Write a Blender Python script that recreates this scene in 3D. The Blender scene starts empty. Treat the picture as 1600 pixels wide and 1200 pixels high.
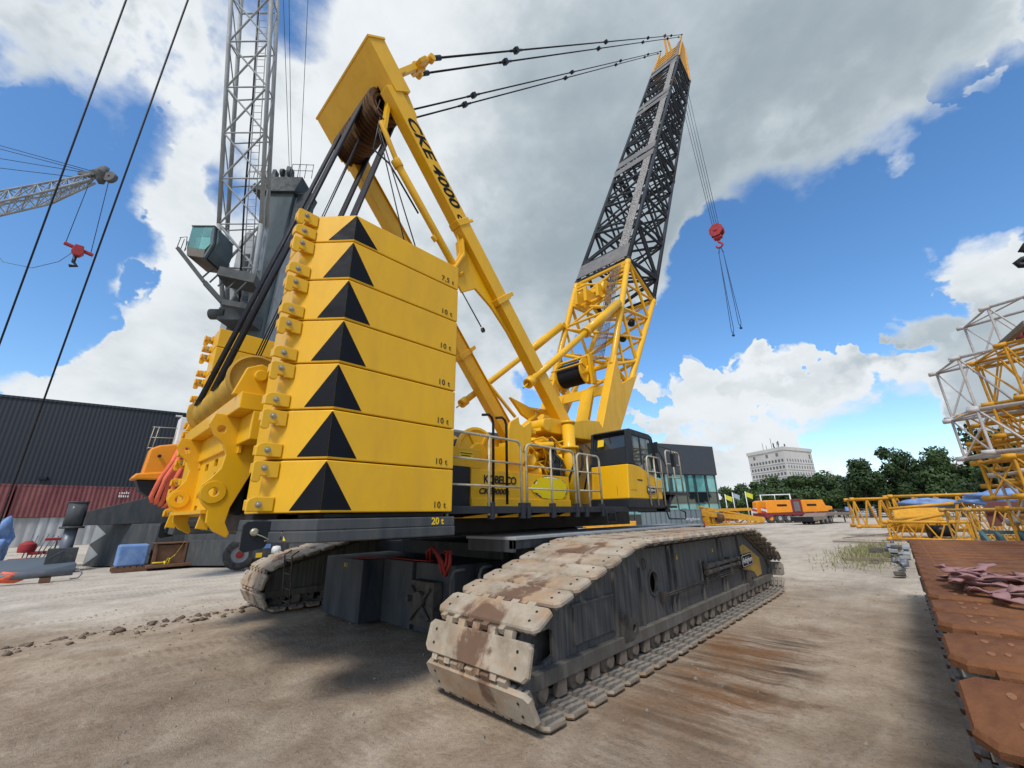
import bpy, math, random
from mathutils import Vector, Matrix, Euler, noise
from mathutils.geometry import tessellate_polygon
random.seed(7)
R = math.radians
SC = bpy.context.scene
COL = SC.collection
V = Vector

# ------------------------------------------------------------------ helpers
ORG = {}          # world origin of every object built here

class MB:
    """collects shapes, builds ONE mesh object"""
    def __init__(self):
        self.v = []; self.f = []; self.m = []; self.s = []
    def add(self, vs, fs, m=0, s=False):
        n = len(self.v)
        self.v += [tuple(p) for p in vs]
        for f in fs:
            self.f.append(tuple(n + i for i in f)); self.m.append(m); self.s.append(s)
        return self
    def bx(self, x0, x1, y0, y1, z0, z1, m=0):
        vs = [(x0,y0,z0),(x1,y0,z0),(x1,y1,z0),(x0,y1,z0),(x0,y0,z1),(x1,y0,z1),(x1,y1,z1),(x0,y1,z1)]
        return self.add(vs, [(3,2,1,0),(4,5,6,7),(0,1,5,4),(1,2,6,5),(2,3,7,6),(3,0,4,7)], m)
    def obx(self, c, ax, ay, az, m=0):
        """oriented box: centre + three half-axis vectors"""
        c, ax, ay, az = V(c), V(ax), V(ay), V(az)
        vs = [c+sx*ax+sy*ay+sz*az for sz in (-1,1) for sx, sy in ((-1,-1),(1,-1),(1,1),(-1,1))]
        return self.add(vs, [(3,2,1,0),(4,5,6,7),(0,1,5,4),(1,2,6,5),(2,3,7,6),(3,0,4,7)], m)
    def beam(self, p, q, w, h, up=(0,0,1), m=0):
        p, q = V(p), V(q); d = (q-p); L = d.length; d.normalize()
        u = V(up); sx = d.cross(u)
        if sx.length < 1e-4: sx = d.cross(V((1,0,0)))
        sx.normalize(); u = sx.cross(d)
        return self.obx((p+q)/2, sx*w/2, d*L/2, u*h/2, m)
    def tube(self, p, q, r, n=8, r2=None, m=0, cap=True):
        p, q = V(p), V(q); d = (q-p).normalized(); r2 = r if r2 is None else r2
        a = d.orthogonal().normalized(); b = d.cross(a)
        vs = []
        for c, rr in ((p, r), (q, r2)):
            for i in range(n):
                t = 2*math.pi*i/n; vs.append(c + a*math.cos(t)*rr + b*math.sin(t)*rr)
        self.add(vs, [(i, (i+1) % n, n+(i+1) % n, n+i) for i in range(n)], m, True)
        if cap:
            k = len(self.v)-2*n
            self.f.append(tuple(k+i for i in reversed(range(n)))); self.m.append(m); self.s.append(False)
            self.f.append(tuple(k+n+i for i in range(n))); self.m.append(m); self.s.append(False)
        return self
    def path(self, pts, r, n=7, m=0):
        pts = [V(p) for p in pts]
        ds = [(pts[min(i+1, len(pts)-1)]-pts[max(i-1, 0)]).normalized() for i in range(len(pts))]
        a = ds[0].orthogonal().normalized(); vs = []
        for p, d in zip(pts, ds):
            a = (a - d*a.dot(d)).normalized(); b = d.cross(a)
            for i in range(n):
                t = 2*math.pi*i/n; vs.append(p + a*math.cos(t)*r + b*math.sin(t)*r)
        fs = [(k*n+i, k*n+(i+1) % n, (k+1)*n+(i+1) % n, (k+1)*n+i) for k in range(len(pts)-1) for i in range(n)]
        self.add(vs, fs, m, True)
        k = len(self.v)-len(vs)
        self.f.append(tuple(k+i for i in reversed(range(n)))); self.m.append(m); self.s.append(False)
        self.f.append(tuple(k+len(vs)-n+i for i in range(n))); self.m.append(m); self.s.append(False)
        return self
    def prism(self, poly, M, t0, t1, m=0, holes=()):
        """polygon (a,b) with holes, swept t0..t1; M(a,b,t) gives the world point"""
        loops = [list(poly)] + [list(h) for h in holes]
        flat = [p for l in loops for p in l]; N = len(flat)
        vs = [M(a, b, t0) for a, b in flat] + [M(a, b, t1) for a, b in flat]
        if holes:
            tri = tessellate_polygon([[V((a, b, 0)) for a, b in l] for l in loops])
            fs = [tuple(t) for t in tri] + [tuple(N+i for i in reversed(t)) for t in tri]
        else:
            fs = [tuple(range(N)), tuple(N+i for i in reversed(range(N)))]
        k = 0
        for l in loops:
            n = len(l)
            fs += [(k+i, k+(i+1) % n, N+k+(i+1) % n, N+k+i) for i in range(n)]
            k += n
        return self.add(vs, fs, m)
    def px(self, poly, x0, x1, m=0, holes=()):    # poly in (y,z)
        return self.prism(poly, lambda a, b, t: (t, a, b), x0, x1, m, holes)
    def py(self, poly, y0, y1, m=0, holes=()):    # poly in (x,z)
        return self.prism(poly, lambda a, b, t: (a, t, b), y0, y1, m, holes)
    def pz(self, poly, z0, z1, m=0, holes=()):    # poly in (x,y)
        return self.prism(poly, lambda a, b, t: (a, b, t), z0, z1, m, holes)
    def lathe(self, prof, c, ax, n=24, m=0):
        """profile [(radius, along)] turned round axis ax through c"""
        c, d = V(c), V(ax).normalized(); a = d.orthogonal().normalized(); b = d.cross(a); vs = []
        for r, t in prof:
            for i in range(n):
                k = 2*math.pi*i/n; vs.append(c + d*t + (a*math.cos(k)+b*math.sin(k))*max(r, 1e-4))
        for j in range(len(prof)-1):
            sm = abs(prof[j][0]-prof[j+1][0]) < abs(prof[j][1]-prof[j+1][1])*1.2
            base = [(j*n+i, j*n+(i+1) % n, (j+1)*n+(i+1) % n, (j+1)*n+i) for i in range(n)]
            if j == 0: self.add(vs, base, m, sm); k0 = len(self.v)-len(vs)
            else:
                for f in base: self.f.append(tuple(k0+i for i in f)); self.m.append(m); self.s.append(sm)
        return self
    def blob(self, c, r, m=0, seed=0, rough=.25, sub=2, sq=(1,1,1)):
        import bmesh
        b = bmesh.new(); bmesh.ops.create_icosphere(b, subdivisions=sub, radius=1)
        c = V(c); vs = []
        for v in b.verts:
            k = 1 + rough*noise.noise(v.co*1.7+V((seed*3.1, seed, 0)))*1.6
            vs.append(c + V((v.co.x*sq[0], v.co.y*sq[1], v.co.z*sq[2]))*r*k)
        self.add(vs, [tuple(v.index for v in f.verts) for f in b.faces], m, True); b.free()
        return self
    def mesh(self, name, mats, org):
        me = bpy.data.meshes.new(name)
        o = V(org)
        me.from_pydata([tuple(V(p)-o) for p in self.v], [], self.f)
        for mt in (mats if isinstance(mats, (list, tuple)) else [mats]): me.materials.append(mt)
        me.polygons.foreach_set('material_index', self.m)
        me.polygons.foreach_set('use_smooth', self.s)
        me.update()
        import bmesh
        b = bmesh.new(); b.from_mesh(me); bmesh.ops.recalc_face_normals(b, faces=b.faces); b.to_mesh(me); b.free()
        return me
    def build(self, name, mats, parent=None, loc=None, label=None, bevel=0, kind=None):
        org = ORG[parent] if parent is not None else V(loc or (0,0,0))
        ob = bpy.data.objects.new(name, self.mesh(name, mats, org))
        COL.objects.link(ob); ORG[ob] = V(org)
        if parent is not None: ob.parent = parent
        else: ob.location = org
        if label: ob['label'] = label
        if kind: ob['kind'] = kind
        if bevel:
            bv = ob.modifiers.new('bevel', 'BEVEL'); bv.width = bevel; bv.segments = 2
            bv.limit_method = 'ANGLE'; bv.angle_limit = R(38)
        return ob

def tag(o, label, cat, group=None, kind=None):
    if kind: o['kind'] = kind
    if label: o['label'] = label
    if cat: o['category'] = cat
    if group: o['group'] = group
    return o
def thing(name, label, cat, loc, group=None):
    o = bpy.data.objects.new(name, None); COL.objects.link(o)
    o.location = loc; o.empty_display_size = .3; ORG[o] = V(loc)
    return tag(o, label, cat, group)
def copy_tree(o, parent=None):
    c = o.copy(); COL.objects.link(c)
    if parent is not None: c.parent = parent
    ORG[c] = ORG.get(o, V((0,0,0)))
    for ch in list(o.children): copy_tree(ch, c)
    return c
def text(name, s, mat, parent, M, size, shear=0, depth=.004, label=None, space=1.0, bold=0):
    """lettering as a thin mesh; M maps (x, y, z) of the flat text to the world"""
    cu = bpy.data.curves.new(name, 'FONT'); cu.body = s; cu.size = size; cu.shear = shear
    cu.extrude = depth/2; cu.align_x = 'CENTER'; cu.align_y = 'CENTER'; cu.space_character = space
    cu.offset = bold; cu.resolution_u = 3
    t = bpy.data.objects.new('tmp', cu); COL.objects.link(t)
    dg = bpy.context.evaluated_depsgraph_get(); dg.update()
    me = bpy.data.meshes.new_from_object(t.evaluated_get(dg)); me.name = name
    bpy.data.objects.remove(t)
    org = ORG[parent]
    for v in me.vertices: v.co = M(*v.co) - org
    me.materials.clear(); me.materials.append(mat); me.update()
    ob = bpy.data.objects.new(name, me); COL.objects.link(ob); ob.parent = parent; ORG[ob] = V(org)
    if label: ob['label'] = label
    return ob
def plane_map(c, ux, uy):
    c, ux, uy = V(c), V(ux).normalized(), V(uy).normalized(); n = ux.cross(uy)
    return lambda x, y, z: c + ux*x + uy*y + n*z
def circ(cx, cy, r, n=16, a0=0, a1=360):
    k = n if a1-a0 >= 360 else n+1
    return [(cx+r*math.cos(R(a0+(a1-a0)*i/n)), cy+r*math.sin(R(a0+(a1-a0)*i/n))) for i in range(k)]

# ------------------------------------------------------------------ materials
def nodes(name):
    m = bpy.data.materials.new(name); m.use_nodes = True
    nt = m.node_tree; b = nt.nodes['Principled BSDF']
    return m, nt, b
def ramp(nt, fac, stops):
    r = nt.nodes.new('ShaderNodeValToRGB'); e = r.color_ramp.elements
    e[0].position, e[0].color = stops[0][0], (*stops[0][1], 1)
    e[1].position, e[1].color = stops[-1][0], (*stops[-1][1], 1)
    for p, c in stops[1:-1]:
        x = e.new(p); x.color = (*c, 1)
    nt.links.new(fac, r.inputs[0]); return r.outputs[0]
def mixc(nt, fac, a, b, mode='MIX'):
    n = nt.nodes.new('ShaderNodeMix'); n.data_type = 'RGBA'; n.blend_type = mode
    for s, v in ((0, fac), (6, a), (7, b)):
        if hasattr(v, 'is_linked'): nt.links.new(v, n.inputs[s])
        else: n.inputs[s].default_value = v if s == 0 else ((*v, 1) if len(v) == 3 else v)
    return n.outputs[2]
def coord(nt, scale=(1,1,1), kind='Object'):
    t = nt.nodes.new('ShaderNodeTexCoord'); mp = nt.nodes.new('ShaderNodeMapping')
    mp.inputs['Scale'].default_value = scale
    nt.links.new(t.outputs[kind], mp.inputs['Vector']); return mp.outputs[0]
def noisef(nt, vec, scale, detail=6, rough=.6, dist=0):
    n = nt.nodes.new('ShaderNodeTexNoise'); nt.links.new(vec, n.inputs['Vector'])
    n.inputs['Scale'].default_value = scale; n.inputs['Detail'].default_value = detail
    n.inputs['Roughness'].default_value = rough; n.inputs['Distortion'].default_value = dist
    return n.outputs[0]
def bump(nt, b, h, strength=.2, dist=.02):
    n = nt.nodes.new('ShaderNodeBump'); n.inputs['Strength'].default_value = strength
    n.inputs['Distance'].default_value = dist
    nt.links.new(h, n.inputs['Height']); nt.links.new(n.outputs[0], b.inputs['Normal']); return n
def gr(v): return (v, v, v)
def paint(name, col, rough=.45, met=0, var=.12, scale=1.3, dirt=None, amt=.5, dscale=2.0, stretch=(1,1,1), coat=0, bmp=.0, bscale=30, soft=.18, rvar=.15, spec=.32):
    m, nt, b = nodes(name)
    c = coord(nt)
    n1 = noisef(nt, c, scale, 5, .6)
    f = ramp(nt, n1, [(.3, gr(1-var)), (.7, gr(1+var*.4))])
    out = mixc(nt, 1, (*col, 1), f, 'MULTIPLY')
    if dirt:
        n2 = noisef(nt, coord(nt, stretch), dscale, 9, .68, 0 if max(stretch) > 4 else .3)
        k = ramp(nt, n2, [(.62-amt*.42-soft*.5, gr(0)), (.62-amt*.42+soft*.5, gr(1))])
        out = mixc(nt, k, out, dirt)
        rr = mixc(nt, k, gr(rough), gr(.9)); nt.links.new(rr, b.inputs['Roughness'])
    else:
        rr = ramp(nt, noisef(nt, c, scale*3, 4), [(.3, gr(max(rough-rvar, .05))), (.75, gr(min(1, rough+rvar)))])
        nt.links.new(rr, b.inputs['Roughness'])
    nt.links.new(out, b.inputs['Base Color'])
    b.inputs['Metallic'].default_value = met; b.inputs['Specular IOR Level'].default_value = spec
    b.inputs['Coat Weight'].default_value = coat; b.inputs['Coat Roughness'].default_value = .12
    if bmp: bump(nt, b, noisef(nt, c, bscale, 6, .65), bmp, .02)
    return m

def shoe_paint():
    m, nt, b = nodes('dusty_shoe'); oi = nt.nodes.new('ShaderNodeObjectInfo')
    mul = nt.nodes.new('ShaderNodeMath'); mul.operation = 'MULTIPLY'; mul.inputs[1].default_value = 37; nt.links.new(oi.outputs['Random'], mul.inputs[0])
    tcd = nt.nodes.new('ShaderNodeTexCoord'); cx = nt.nodes.new('ShaderNodeCombineXYZ'); nt.links.new(mul.outputs[0], cx.inputs[0]); nt.links.new(mul.outputs[0], cx.inputs[2])
    ad = nt.nodes.new('ShaderNodeVectorMath'); ad.operation = 'ADD'; nt.links.new(tcd.outputs['Object'], ad.inputs[0]); nt.links.new(cx.outputs[0], ad.inputs[1]); v = ad.outputs[0]
    basec = ramp(nt, noisef(nt, v, 3.2, 7, .65), [(.3, (.22,.175,.125)), (.5, (.35,.295,.225)), (.72, (.46,.40,.32))])
    tint = ramp(nt, noisef(nt, v, 1.7, 6, .65), [(.46, gr(0)), (.64, gr(.62))]); c1 = mixc(nt, tint, basec, (.36,.20,.095))
    # dark worn smear towards the middle of a plate
    sp = nt.nodes.new('ShaderNodeSeparateXYZ'); nt.links.new(tcd.outputs['Object'], sp.inputs[0])
    ab = nt.nodes.new('ShaderNodeMath'); ab.operation = 'ABSOLUTE'; nt.links.new(sp.outputs[0], ab.inputs[0])
    fall = nt.nodes.new('ShaderNodeMapRange'); nt.links.new(ab.outputs[0], fall.inputs[0]); fall.inputs[1].default_value = .70; fall.inputs[2].default_value = .25
    ns = noisef(nt, v, 2.1, 8, .62, .5); mm_ = nt.nodes.new('ShaderNodeMath'); mm_.operation = 'MULTIPLY'; nt.links.new(ns, mm_.inputs[0]); nt.links.new(fall.outputs[0], mm_.inputs[1])
    k = ramp(nt, mm_.outputs[0], [(.475, gr(0)), (.56, gr(.85))]); c2 = mixc(nt, k, c1, (.115,.062,.04))
    nt.links.new(c2, b.inputs['Base Color']); b.inputs['Roughness'].default_value = .85; b.inputs['Specular IOR Level'].default_value = .3
    bump(nt, b, noisef(nt, v, 24, 7, .7), .35, .015); return m
YEL = paint('crane_yellow', (.76,.41,.002), .38, var=.06, scale=.7, dirt=(.62,.33,.02), amt=.0, dscale=3.5, stretch=(1,1,.35), coat=.22, soft=.45)
YEL_O = paint('orange_yellow', (.78,.36,.006), .4, var=.2, scale=2, dirt=(.34,.18,.04), amt=.22, dscale=4, soft=.4)
CHAR = paint('cab_charcoal', (.018,.022,.027), .5, var=.15, spec=.25)
YEL_B = paint('old_boom_yellow', (.66,.35,.03), .55, var=.2, scale=2, dirt=(.35,.22,.10), amt=.3, dscale=3, soft=.4)
SLATE = paint('slate_paint', (.030,.041,.052), .6, var=.2, dirt=(.10,.095,.085), amt=.16, dscale=3, stretch=(2,2,.4), soft=.5, coat=.1)
DUSTG = paint('grey_dust', (.20,.19,.165), .9, var=.3, scale=2, dirt=(.10,.085,.065), amt=.35, dscale=2.5, stretch=(3,3,.6), soft=.4, bmp=.2)
DUSTB = paint('brown_dust', (.17,.135,.095), .95, var=.35, scale=4, dirt=(.08,.06,.045), amt=.35, dscale=4, soft=.4, bmp=.4)
SLATE_D = paint('dusty_slate', (.026,.034,.045), .6, var=.3, dirt=(.24,.215,.175), amt=.16, dscale=1.3, stretch=(16,18,.35), soft=.6, bmp=.08)
NAVY = paint('navy_paint', (.010,.016,.028), .45, var=.2, dirt=(.11,.11,.11), amt=.2, dscale=2, stretch=(2,2,.4), soft=.5)
BLACK = paint('black_paint', (.012,.013,.016), .5, var=.25)
DUSTBLK = paint('black_dusty', (.022,.022,.024), .7, var=.3, dirt=(.13,.11,.09), amt=.35, dscale=5, soft=.4)
DECAL = paint('black_film', (.004,.005,.008), .6, var=.4, scale=2, spec=.18)
BOOMD = paint('boom_dark_paint', (.012,.016,.023), .6, var=.25, dirt=(.04,.045,.05), amt=.1, dscale=2, soft=.5)
PANELG = paint('grey_panel', (.20,.20,.20), .6, var=.2, dirt=(.12,.11,.10), amt=.3, dscale=3, soft=.5)
GREYL = paint('light_grey_paint', (.36,.39,.41), .5, var=.12, dirt=(.22,.22,.21), amt=.25, dscale=.8, soft=.5)
GREYT = paint('tower_grey_paint', (.11,.145,.155), .5, var=.15, dirt=(.055,.07,.075), amt=.3, dscale=.7, stretch=(1,1,.3), soft=.5)
GALV = paint('galvanised_rail', (.50,.475,.36), .45, met=.25, var=.15, scale=6, dirt=(.30,.22,.14), amt=.12, dscale=6, soft=.3)
STEELR = paint('steel_rope', (.020,.020,.026), .6, met=.2, var=.3, scale=12)
ROPEG = paint('grey_rope', (.10,.11,.12), .5, met=.4, var=.3, scale=8)
BOLT = paint('bolt_steel', (.36,.33,.25), .45, met=.5, var=.2, scale=9)
SHOE = shoe_paint()
RUSTG = 0
SHOE_IN = paint('shoe_inside', (.07,.068,.065), .7, met=.2, var=.3, scale=5, dirt=(.28,.25,.21), amt=.6, dscale=3, soft=.4, bmp=.2, bscale=20)
RUSTY = paint('rusty_shoe', (.34,.145,.055), .8, var=.5, scale=3.5, dirt=(.105,.042,.022), amt=.50, dscale=1.7, soft=.32, bmp=.5, bscale=28, spec=.2)
RUST_E = paint('rust_dust', (.20,.10,.05), .9, var=.3, scale=3, dirt=(.22,.1,.05), amt=.4, dscale=3, soft=.4)
BROWN = paint('rusty_brown', (.10,.052,.032), .8, var=.4, dirt=(.19,.10,.055), amt=.3, dscale=4, soft=.4)
RED = paint('signal_red', (.42,.028,.030), .45, var=.2, dirt=(.20,.03,.03), amt=.2, dscale=4, soft=.5)
REDM = paint('crimson_paint', (.20,.022,.035), .5, var=.2, dirt=(.18,.04,.04), amt=.25, dscale=2, soft=.5)
STRAP = paint('coral_webbing', (.80,.16,.085), .85, var=.25, scale=5, bmp=.3, bscale=60)
STRAP_R = paint('red_webbing', (.45,.055,.045), .85, var=.3, scale=6, bmp=.3, bscale=60)
PINK = paint('pink_webbing', (.34,.17,.18), .9, var=.25, scale=9, dirt=(.30,.17,.15), amt=.35, dscale=7, soft=.4, bmp=.4, bscale=90)
ORANGE = paint('orange_paint', (.80,.27,.012), .4, var=.12, coat=.2)
WHITEP = paint('white_paint', (.78,.78,.76), .5, var=.08, dirt=(.5,.48,.44), amt=.15, dscale=3, soft=.5)
WHITEO = paint('white_lattice', (.62,.60,.58), .55, var=.15, dirt=(.36,.31,.27), amt=.3, dscale=2.5, soft=.4)
MARKY = paint('decal_yellow', (.80,.53,.02), .4, var=.05)
LEMON = paint('lemon_yellow', (.74,.56,.0), .5, var=.03)
TEAL = paint('teal_paint', (.08,.26,.27), .5, var=.2, dirt=(.12,.16,.16), amt=.3, dscale=3, soft=.4)
MAROON = paint('maroon_paint', (.19,.055,.055), .6, var=.3, dirt=(.12,.06,.05), amt=.3, dscale=3, soft=.4)
BLUET = paint('blue_tarp', (.07,.17,.42), .5, var=.35, scale=3, dirt=(.25,.36,.55), amt=.25, dscale=2, soft=.5, bmp=.3, bscale=6)
TYRE = paint('tyre_rubber', (.018,.018,.019), .8, var=.3, dirt=(.11,.10,.085), amt=.25, dscale=6, soft=.4)
WOOD = paint('weathered_wood', (.30,.24,.18), .85, var=.3, scale=4, dirt=(.17,.13,.10), amt=.4, dscale=3, stretch=(1,.3,4), soft=.4)
PLATEC = 0
CONC = paint('office_concrete', (.56,.53,.49), .8, var=.08, scale=.2, dirt=(.43,.41,.38), amt=.25, dscale=.12, stretch=(1,1,.3), soft=.5)
YSTRAP = paint('yellow_webbing', (.62,.46,.03), .8, var=.2, scale=8)
GREYBLUE = paint('pale_blue_cladding', (.33,.40,.50), .5, var=.1)
METALJ = paint('scrap_metal', (.16,.17,.19), .5, met=.4, var=.3, scale=3)
MUD = paint('mud_clod', (.17,.125,.09), .95, var=.4, scale=6, bmp=.5, bscale=12)
STONE = paint('pebble', (.27,.225,.18), .9, var=.4, scale=8)
def corrug(name, col, axis=0, pitch=.28, rough=.55, dirt=None, amt=.2, var=.1, depth=.05):
    m, nt, b = nodes(name); sc = [0,0,0]; sc[axis] = 1
    c = coord(nt, tuple(sc))
    w = nt.nodes.new('ShaderNodeTexWave'); w.bands_direction = 'XYZ'[axis]
    w.inputs['Scale'].default_value = .314/pitch; nt.links.new(c, w.inputs['Vector'])
    bump(nt, b, w.outputs['Fac'], .8, depth)
    groove_shade = ramp(nt, w.outputs['Fac'], [(.05, tuple(q*.55 for q in col)), (.25, col)])  # shade between the ribs put into the colour
    out = mixc(nt, 1, groove_shade, ramp(nt, noisef(nt, coord(nt), .6, 6), [(.3, gr(1-var)), (.7, gr(1+var*.4))]), 'MULTIPLY')
    if dirt:
        k = ramp(nt, noisef(nt, coord(nt, (1,1,.25)), 1.2, 8, .65), [(.62-amt*.4-.1, gr(0)), (.62-amt*.4+.15, gr(1))])
        out = mixc(nt, k, out, dirt)
    nt.links.new(out, b.inputs['Base Color']); b.inputs['Roughness'].default_value = rough
    return m
CLAD = corrug('anthracite_cladding', (.010,.0125,.020), 1, .33, .5, depth=.03)
CONT_R = corrug('red_container', (.15,.030,.034), 1, .28, .6, (.20,.06,.055), .3)
CONT_W = corrug('grey_white_container', (.42,.43,.43), 1, .55, .6, (.26,.25,.24), .3)
CONT_G = corrug('grey_container', (.13,.165,.18), 0, .5, .55, depth=.012)
def glass(name, col, rough=.04, trans=0, spec=.8):
    m, nt, b = nodes(name)
    f = ramp(nt, noisef(nt, coord(nt), .5, 2), [(.35, gr(.75)), (.65, gr(1.1))])
    nt.links.new(mixc(nt, 1, (*col, 1), f, 'MULTIPLY'), b.inputs['Base Color'])
    b.inputs['Roughness'].default_value = rough; b.inputs['Specular IOR Level'].default_value = spec
    b.inputs['Transmission Weight'].default_value = trans; b.inputs['IOR'].default_value = 1.5
    b.inputs['Coat Weight'].default_value = .6; b.inputs['Coat Roughness'].default_value = .02
    return m
GLASSD = glass('dark_glass', (.012,.020,.022))
GLASST = glass('teal_facade_glass', (.12,.34,.33), .03, 0, 1)
GLASSG = glass('green_cab_glass', (.25,.62,.55), .04, .75)
WINOFF = glass('office_window', (.035,.04,.045), .1)
def mesh_grate(name):
    m, nt, b = nodes(name)
    w = nt.nodes.new('ShaderNodeTexVoronoi'); w.feature = 'DISTANCE_TO_EDGE'; w.inputs['Scale'].default_value = 11
    nt.links.new(coord(nt, (1.5,.8,.8)), w.inputs['Vector'])
    nt.links.new(ramp(nt, w.outputs['Distance'], [(.08, (.30,.28,.25)), (.25, (.045,.045,.045))]), b.inputs['Base Color'])
    b.inputs['Roughness'].default_value = .6; b.inputs['Metallic'].default_value = .3
    return m
GRATE = mesh_grate('expanded_metal')
def hazard(name, a, b_):
    m, nt, b = nodes(name)
    w = nt.nodes.new('ShaderNodeTexWave'); w.bands_direction = 'DIAGONAL'; w.inputs['Scale'].default_value = .9
    nt.links.new(coord(nt), w.inputs['Vector'])
    nt.links.new(ramp(nt, w.outputs['Fac'], [(.48, a), (.52, b_)]), b.inputs['Base Color']); b.inputs['Roughness'].default_value = .5
    return m
HAZ = hazard('red_white_stripes', (.55,.05,.04), (.75,.75,.75))
def leafmat(name, c1, c2):
    m, nt, b = nodes(name)
    nt.links.new(ramp(nt, noisef(nt, coord(nt), .9, 3, .7), [(.3, c1), (.72, c2)]), b.inputs['Base Color'])
    b.inputs['Roughness'].default_value = .65; b.inputs['Subsurface Weight'].default_value = 0
    b.inputs['Specular IOR Level'].default_value = .25
    return m
LEAF_D = leafmat('dark_foliage', (.014,.030,.011), (.042,.075,.022))
LEAF_M = leafmat('mid_foliage', (.024,.046,.016), (.066,.108,.032))
BARK = paint('bark', (.09,.07,.05), .9, var=.3, scale=5)
GRASS = leafmat('dry_grass', (.13,.15,.05), (.30,.27,.12))
FLAGM = paint('flag_cloth', (.62,.60,.05), .8, var=.1)
SKY_POS = [(-0.728, -0.175, 0.663, 0.9912, 0.7), (-0.681, -0.063, 0.73, 0.9911, 0.6), (-0.781, -0.186, 0.596, 0.9981, 0.45), (-0.73, 0.123, 0.672, 0.9836, 1), (-0.827, 0.041, 0.561, 0.9926, 0.9), (-0.925, 0.043, 0.377, 0.9896, 1), (-0.871, 0.127, 0.474, 0.9854, 0.9), (-0.959, -0.013, 0.282, 0.9984, 0.6), (-0.772, -0.081, 0.63, 0.9996, 0.75), (-0.806, -0.038, 0.59, 0.9986, 0.55), (-0.549, 0.309, 0.777, 0.9735, 1), (-0.311, 0.524, 0.793, 0.9413, 1), (-0.11, 0.639, 0.761, 0.9598, 1), (0.1, 0.706, 0.701, 0.9846, 0.9), (0.173, 0.766, 0.619, 0.9954, 0.6), (-0.493, 0.631, 0.599, 0.9501, 1), (-0.717, 0.435, 0.545, 0.9592, 1), (-0.144, 0.944, 0.298, 0.9987, 1.0), (-0.242, 0.93, 0.278, 0.9988, 0.9), (-0.203, 0.955, 0.217, 0.998, 0.9), (-0.119, 0.968, 0.222, 0.998, 0.8), (-0.043, 0.973, 0.226, 0.9968, 0.9), (0.085, 0.97, 0.229, 0.9943, 1), (0.165, 0.928, 0.334, 0.9969, 0.9), (-0.371, 0.906, 0.203, 0.9982, 1.0), (-0.299, 0.942, 0.154, 0.9989, 0.8), (-0.209, 0.968, 0.138, 0.9963, 0.9), (-0.055, 0.99, 0.132, 0.9935, 0.9), (0.075, 0.989, 0.124, 0.9946, 0.9), (-0.722, 0.652, 0.232, 0.994, 0.8), (-0.972, -0.048, 0.23, 0.999, 0.5), (-0.976, 0.044, 0.215, 0.994, 0.8), (0.108, 0.99, 0.088, 0.9954, 0.8), (-0.002, 0.998, 0.058, 0.9947, 0.9), (-0.234, 0.97, 0.068, 0.994, 0.9), (-0.444, 0.889, 0.115, 0.9974, 0.5), (-0.901, -0.13, 0.413, 0.985, -1.35), (-0.79, -0.068, 0.609, 0.994, -1.0), (-0.841, -0.146, 0.521, 0.9944, -0.8), (-0.366, 0.857, 0.362, 0.9949, -0.8), (-0.737, -0.004, 0.676, 0.999, -0.5), (-0.56, 0.191, 0.806, 0.9992, -0.4), (-0.577, 0.117, 0.808, 0.9987, -0.9), (-0.088, 0.891, 0.446, 0.9788, -1.3), (-0.229, 0.889, 0.397, 0.993, -0.7), (0.119, 0.856, 0.504, 0.9918, -1.1), (0.21, 0.864, 0.458, 0.9968, -0.9), (-0.614, 0.734, 0.291, 0.9956, -0.6), (-0.955, -0.107, 0.275, 0.9974, -1.2), (-0.919, -0.089, 0.383, 0.9971, -0.9), (-0.87, -0.076, 0.488, 0.9982, -0.7), (0.05, 0.935, 0.35, 0.9977, -0.9), (-0.487, 0.841, 0.237, 0.9944, -0.7), (-0.32, 0.91, 0.262, 0.9988, -0.7), (-0.177, 0.894, 0.411, 0.9936, -0.9), (-0.016, 0.941, 0.338, 0.9973, -0.7), (0.227, 0.782, 0.58, 0.9994, -0.4)]
SKY_GRAY = [(-0.186, 0.665, 0.723, 0.9309, 1), (-0.408, 0.644, 0.647, 0.9549, 0.8), (0.081, 0.717, 0.692, 0.9817, 0.9), (0.119, 0.975, 0.188, 0.9942, 0.6), (-0.717, -0.177, 0.674, 0.9923, 0.7), (-0.604, 0.637, 0.479, 0.9699, 0.5), (-0.083, 0.972, 0.222, 0.9978, 0.35), (-0.603, 0.056, 0.796, 0.9953, 0.5), (0.038, 0.986, 0.163, 0.9965, 0.4), (-0.689, -0.053, 0.722, 0.9968, 0.4)]
# ------------------------------------------------------------------ camera
cam = bpy.data.cameras.new('camera'); co = bpy.data.objects.new('camera', cam); COL.objects.link(co)
RX, UX, BX = ((0.71939,0.69443,-0.01561),(0.22418,-0.21084,0.95147),(0.65744,-0.68797,-0.30736))
co.matrix_world = Matrix(((RX[0],UX[0],BX[0],6.84),(RX[1],UX[1],BX[1],0),(RX[2],UX[2],BX[2],1.75),(0,0,0,1)))
cam.sensor_width = 36; cam.lens = 634/1600*36; cam.clip_start = .05; cam.clip_end = 6000
SC.camera = co
SC.view_settings.view_transform = 'Standard'; SC.view_settings.look = 'None'
SC.view_settings.exposure = 0.3; SC.view_settings.gamma = 1

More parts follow.
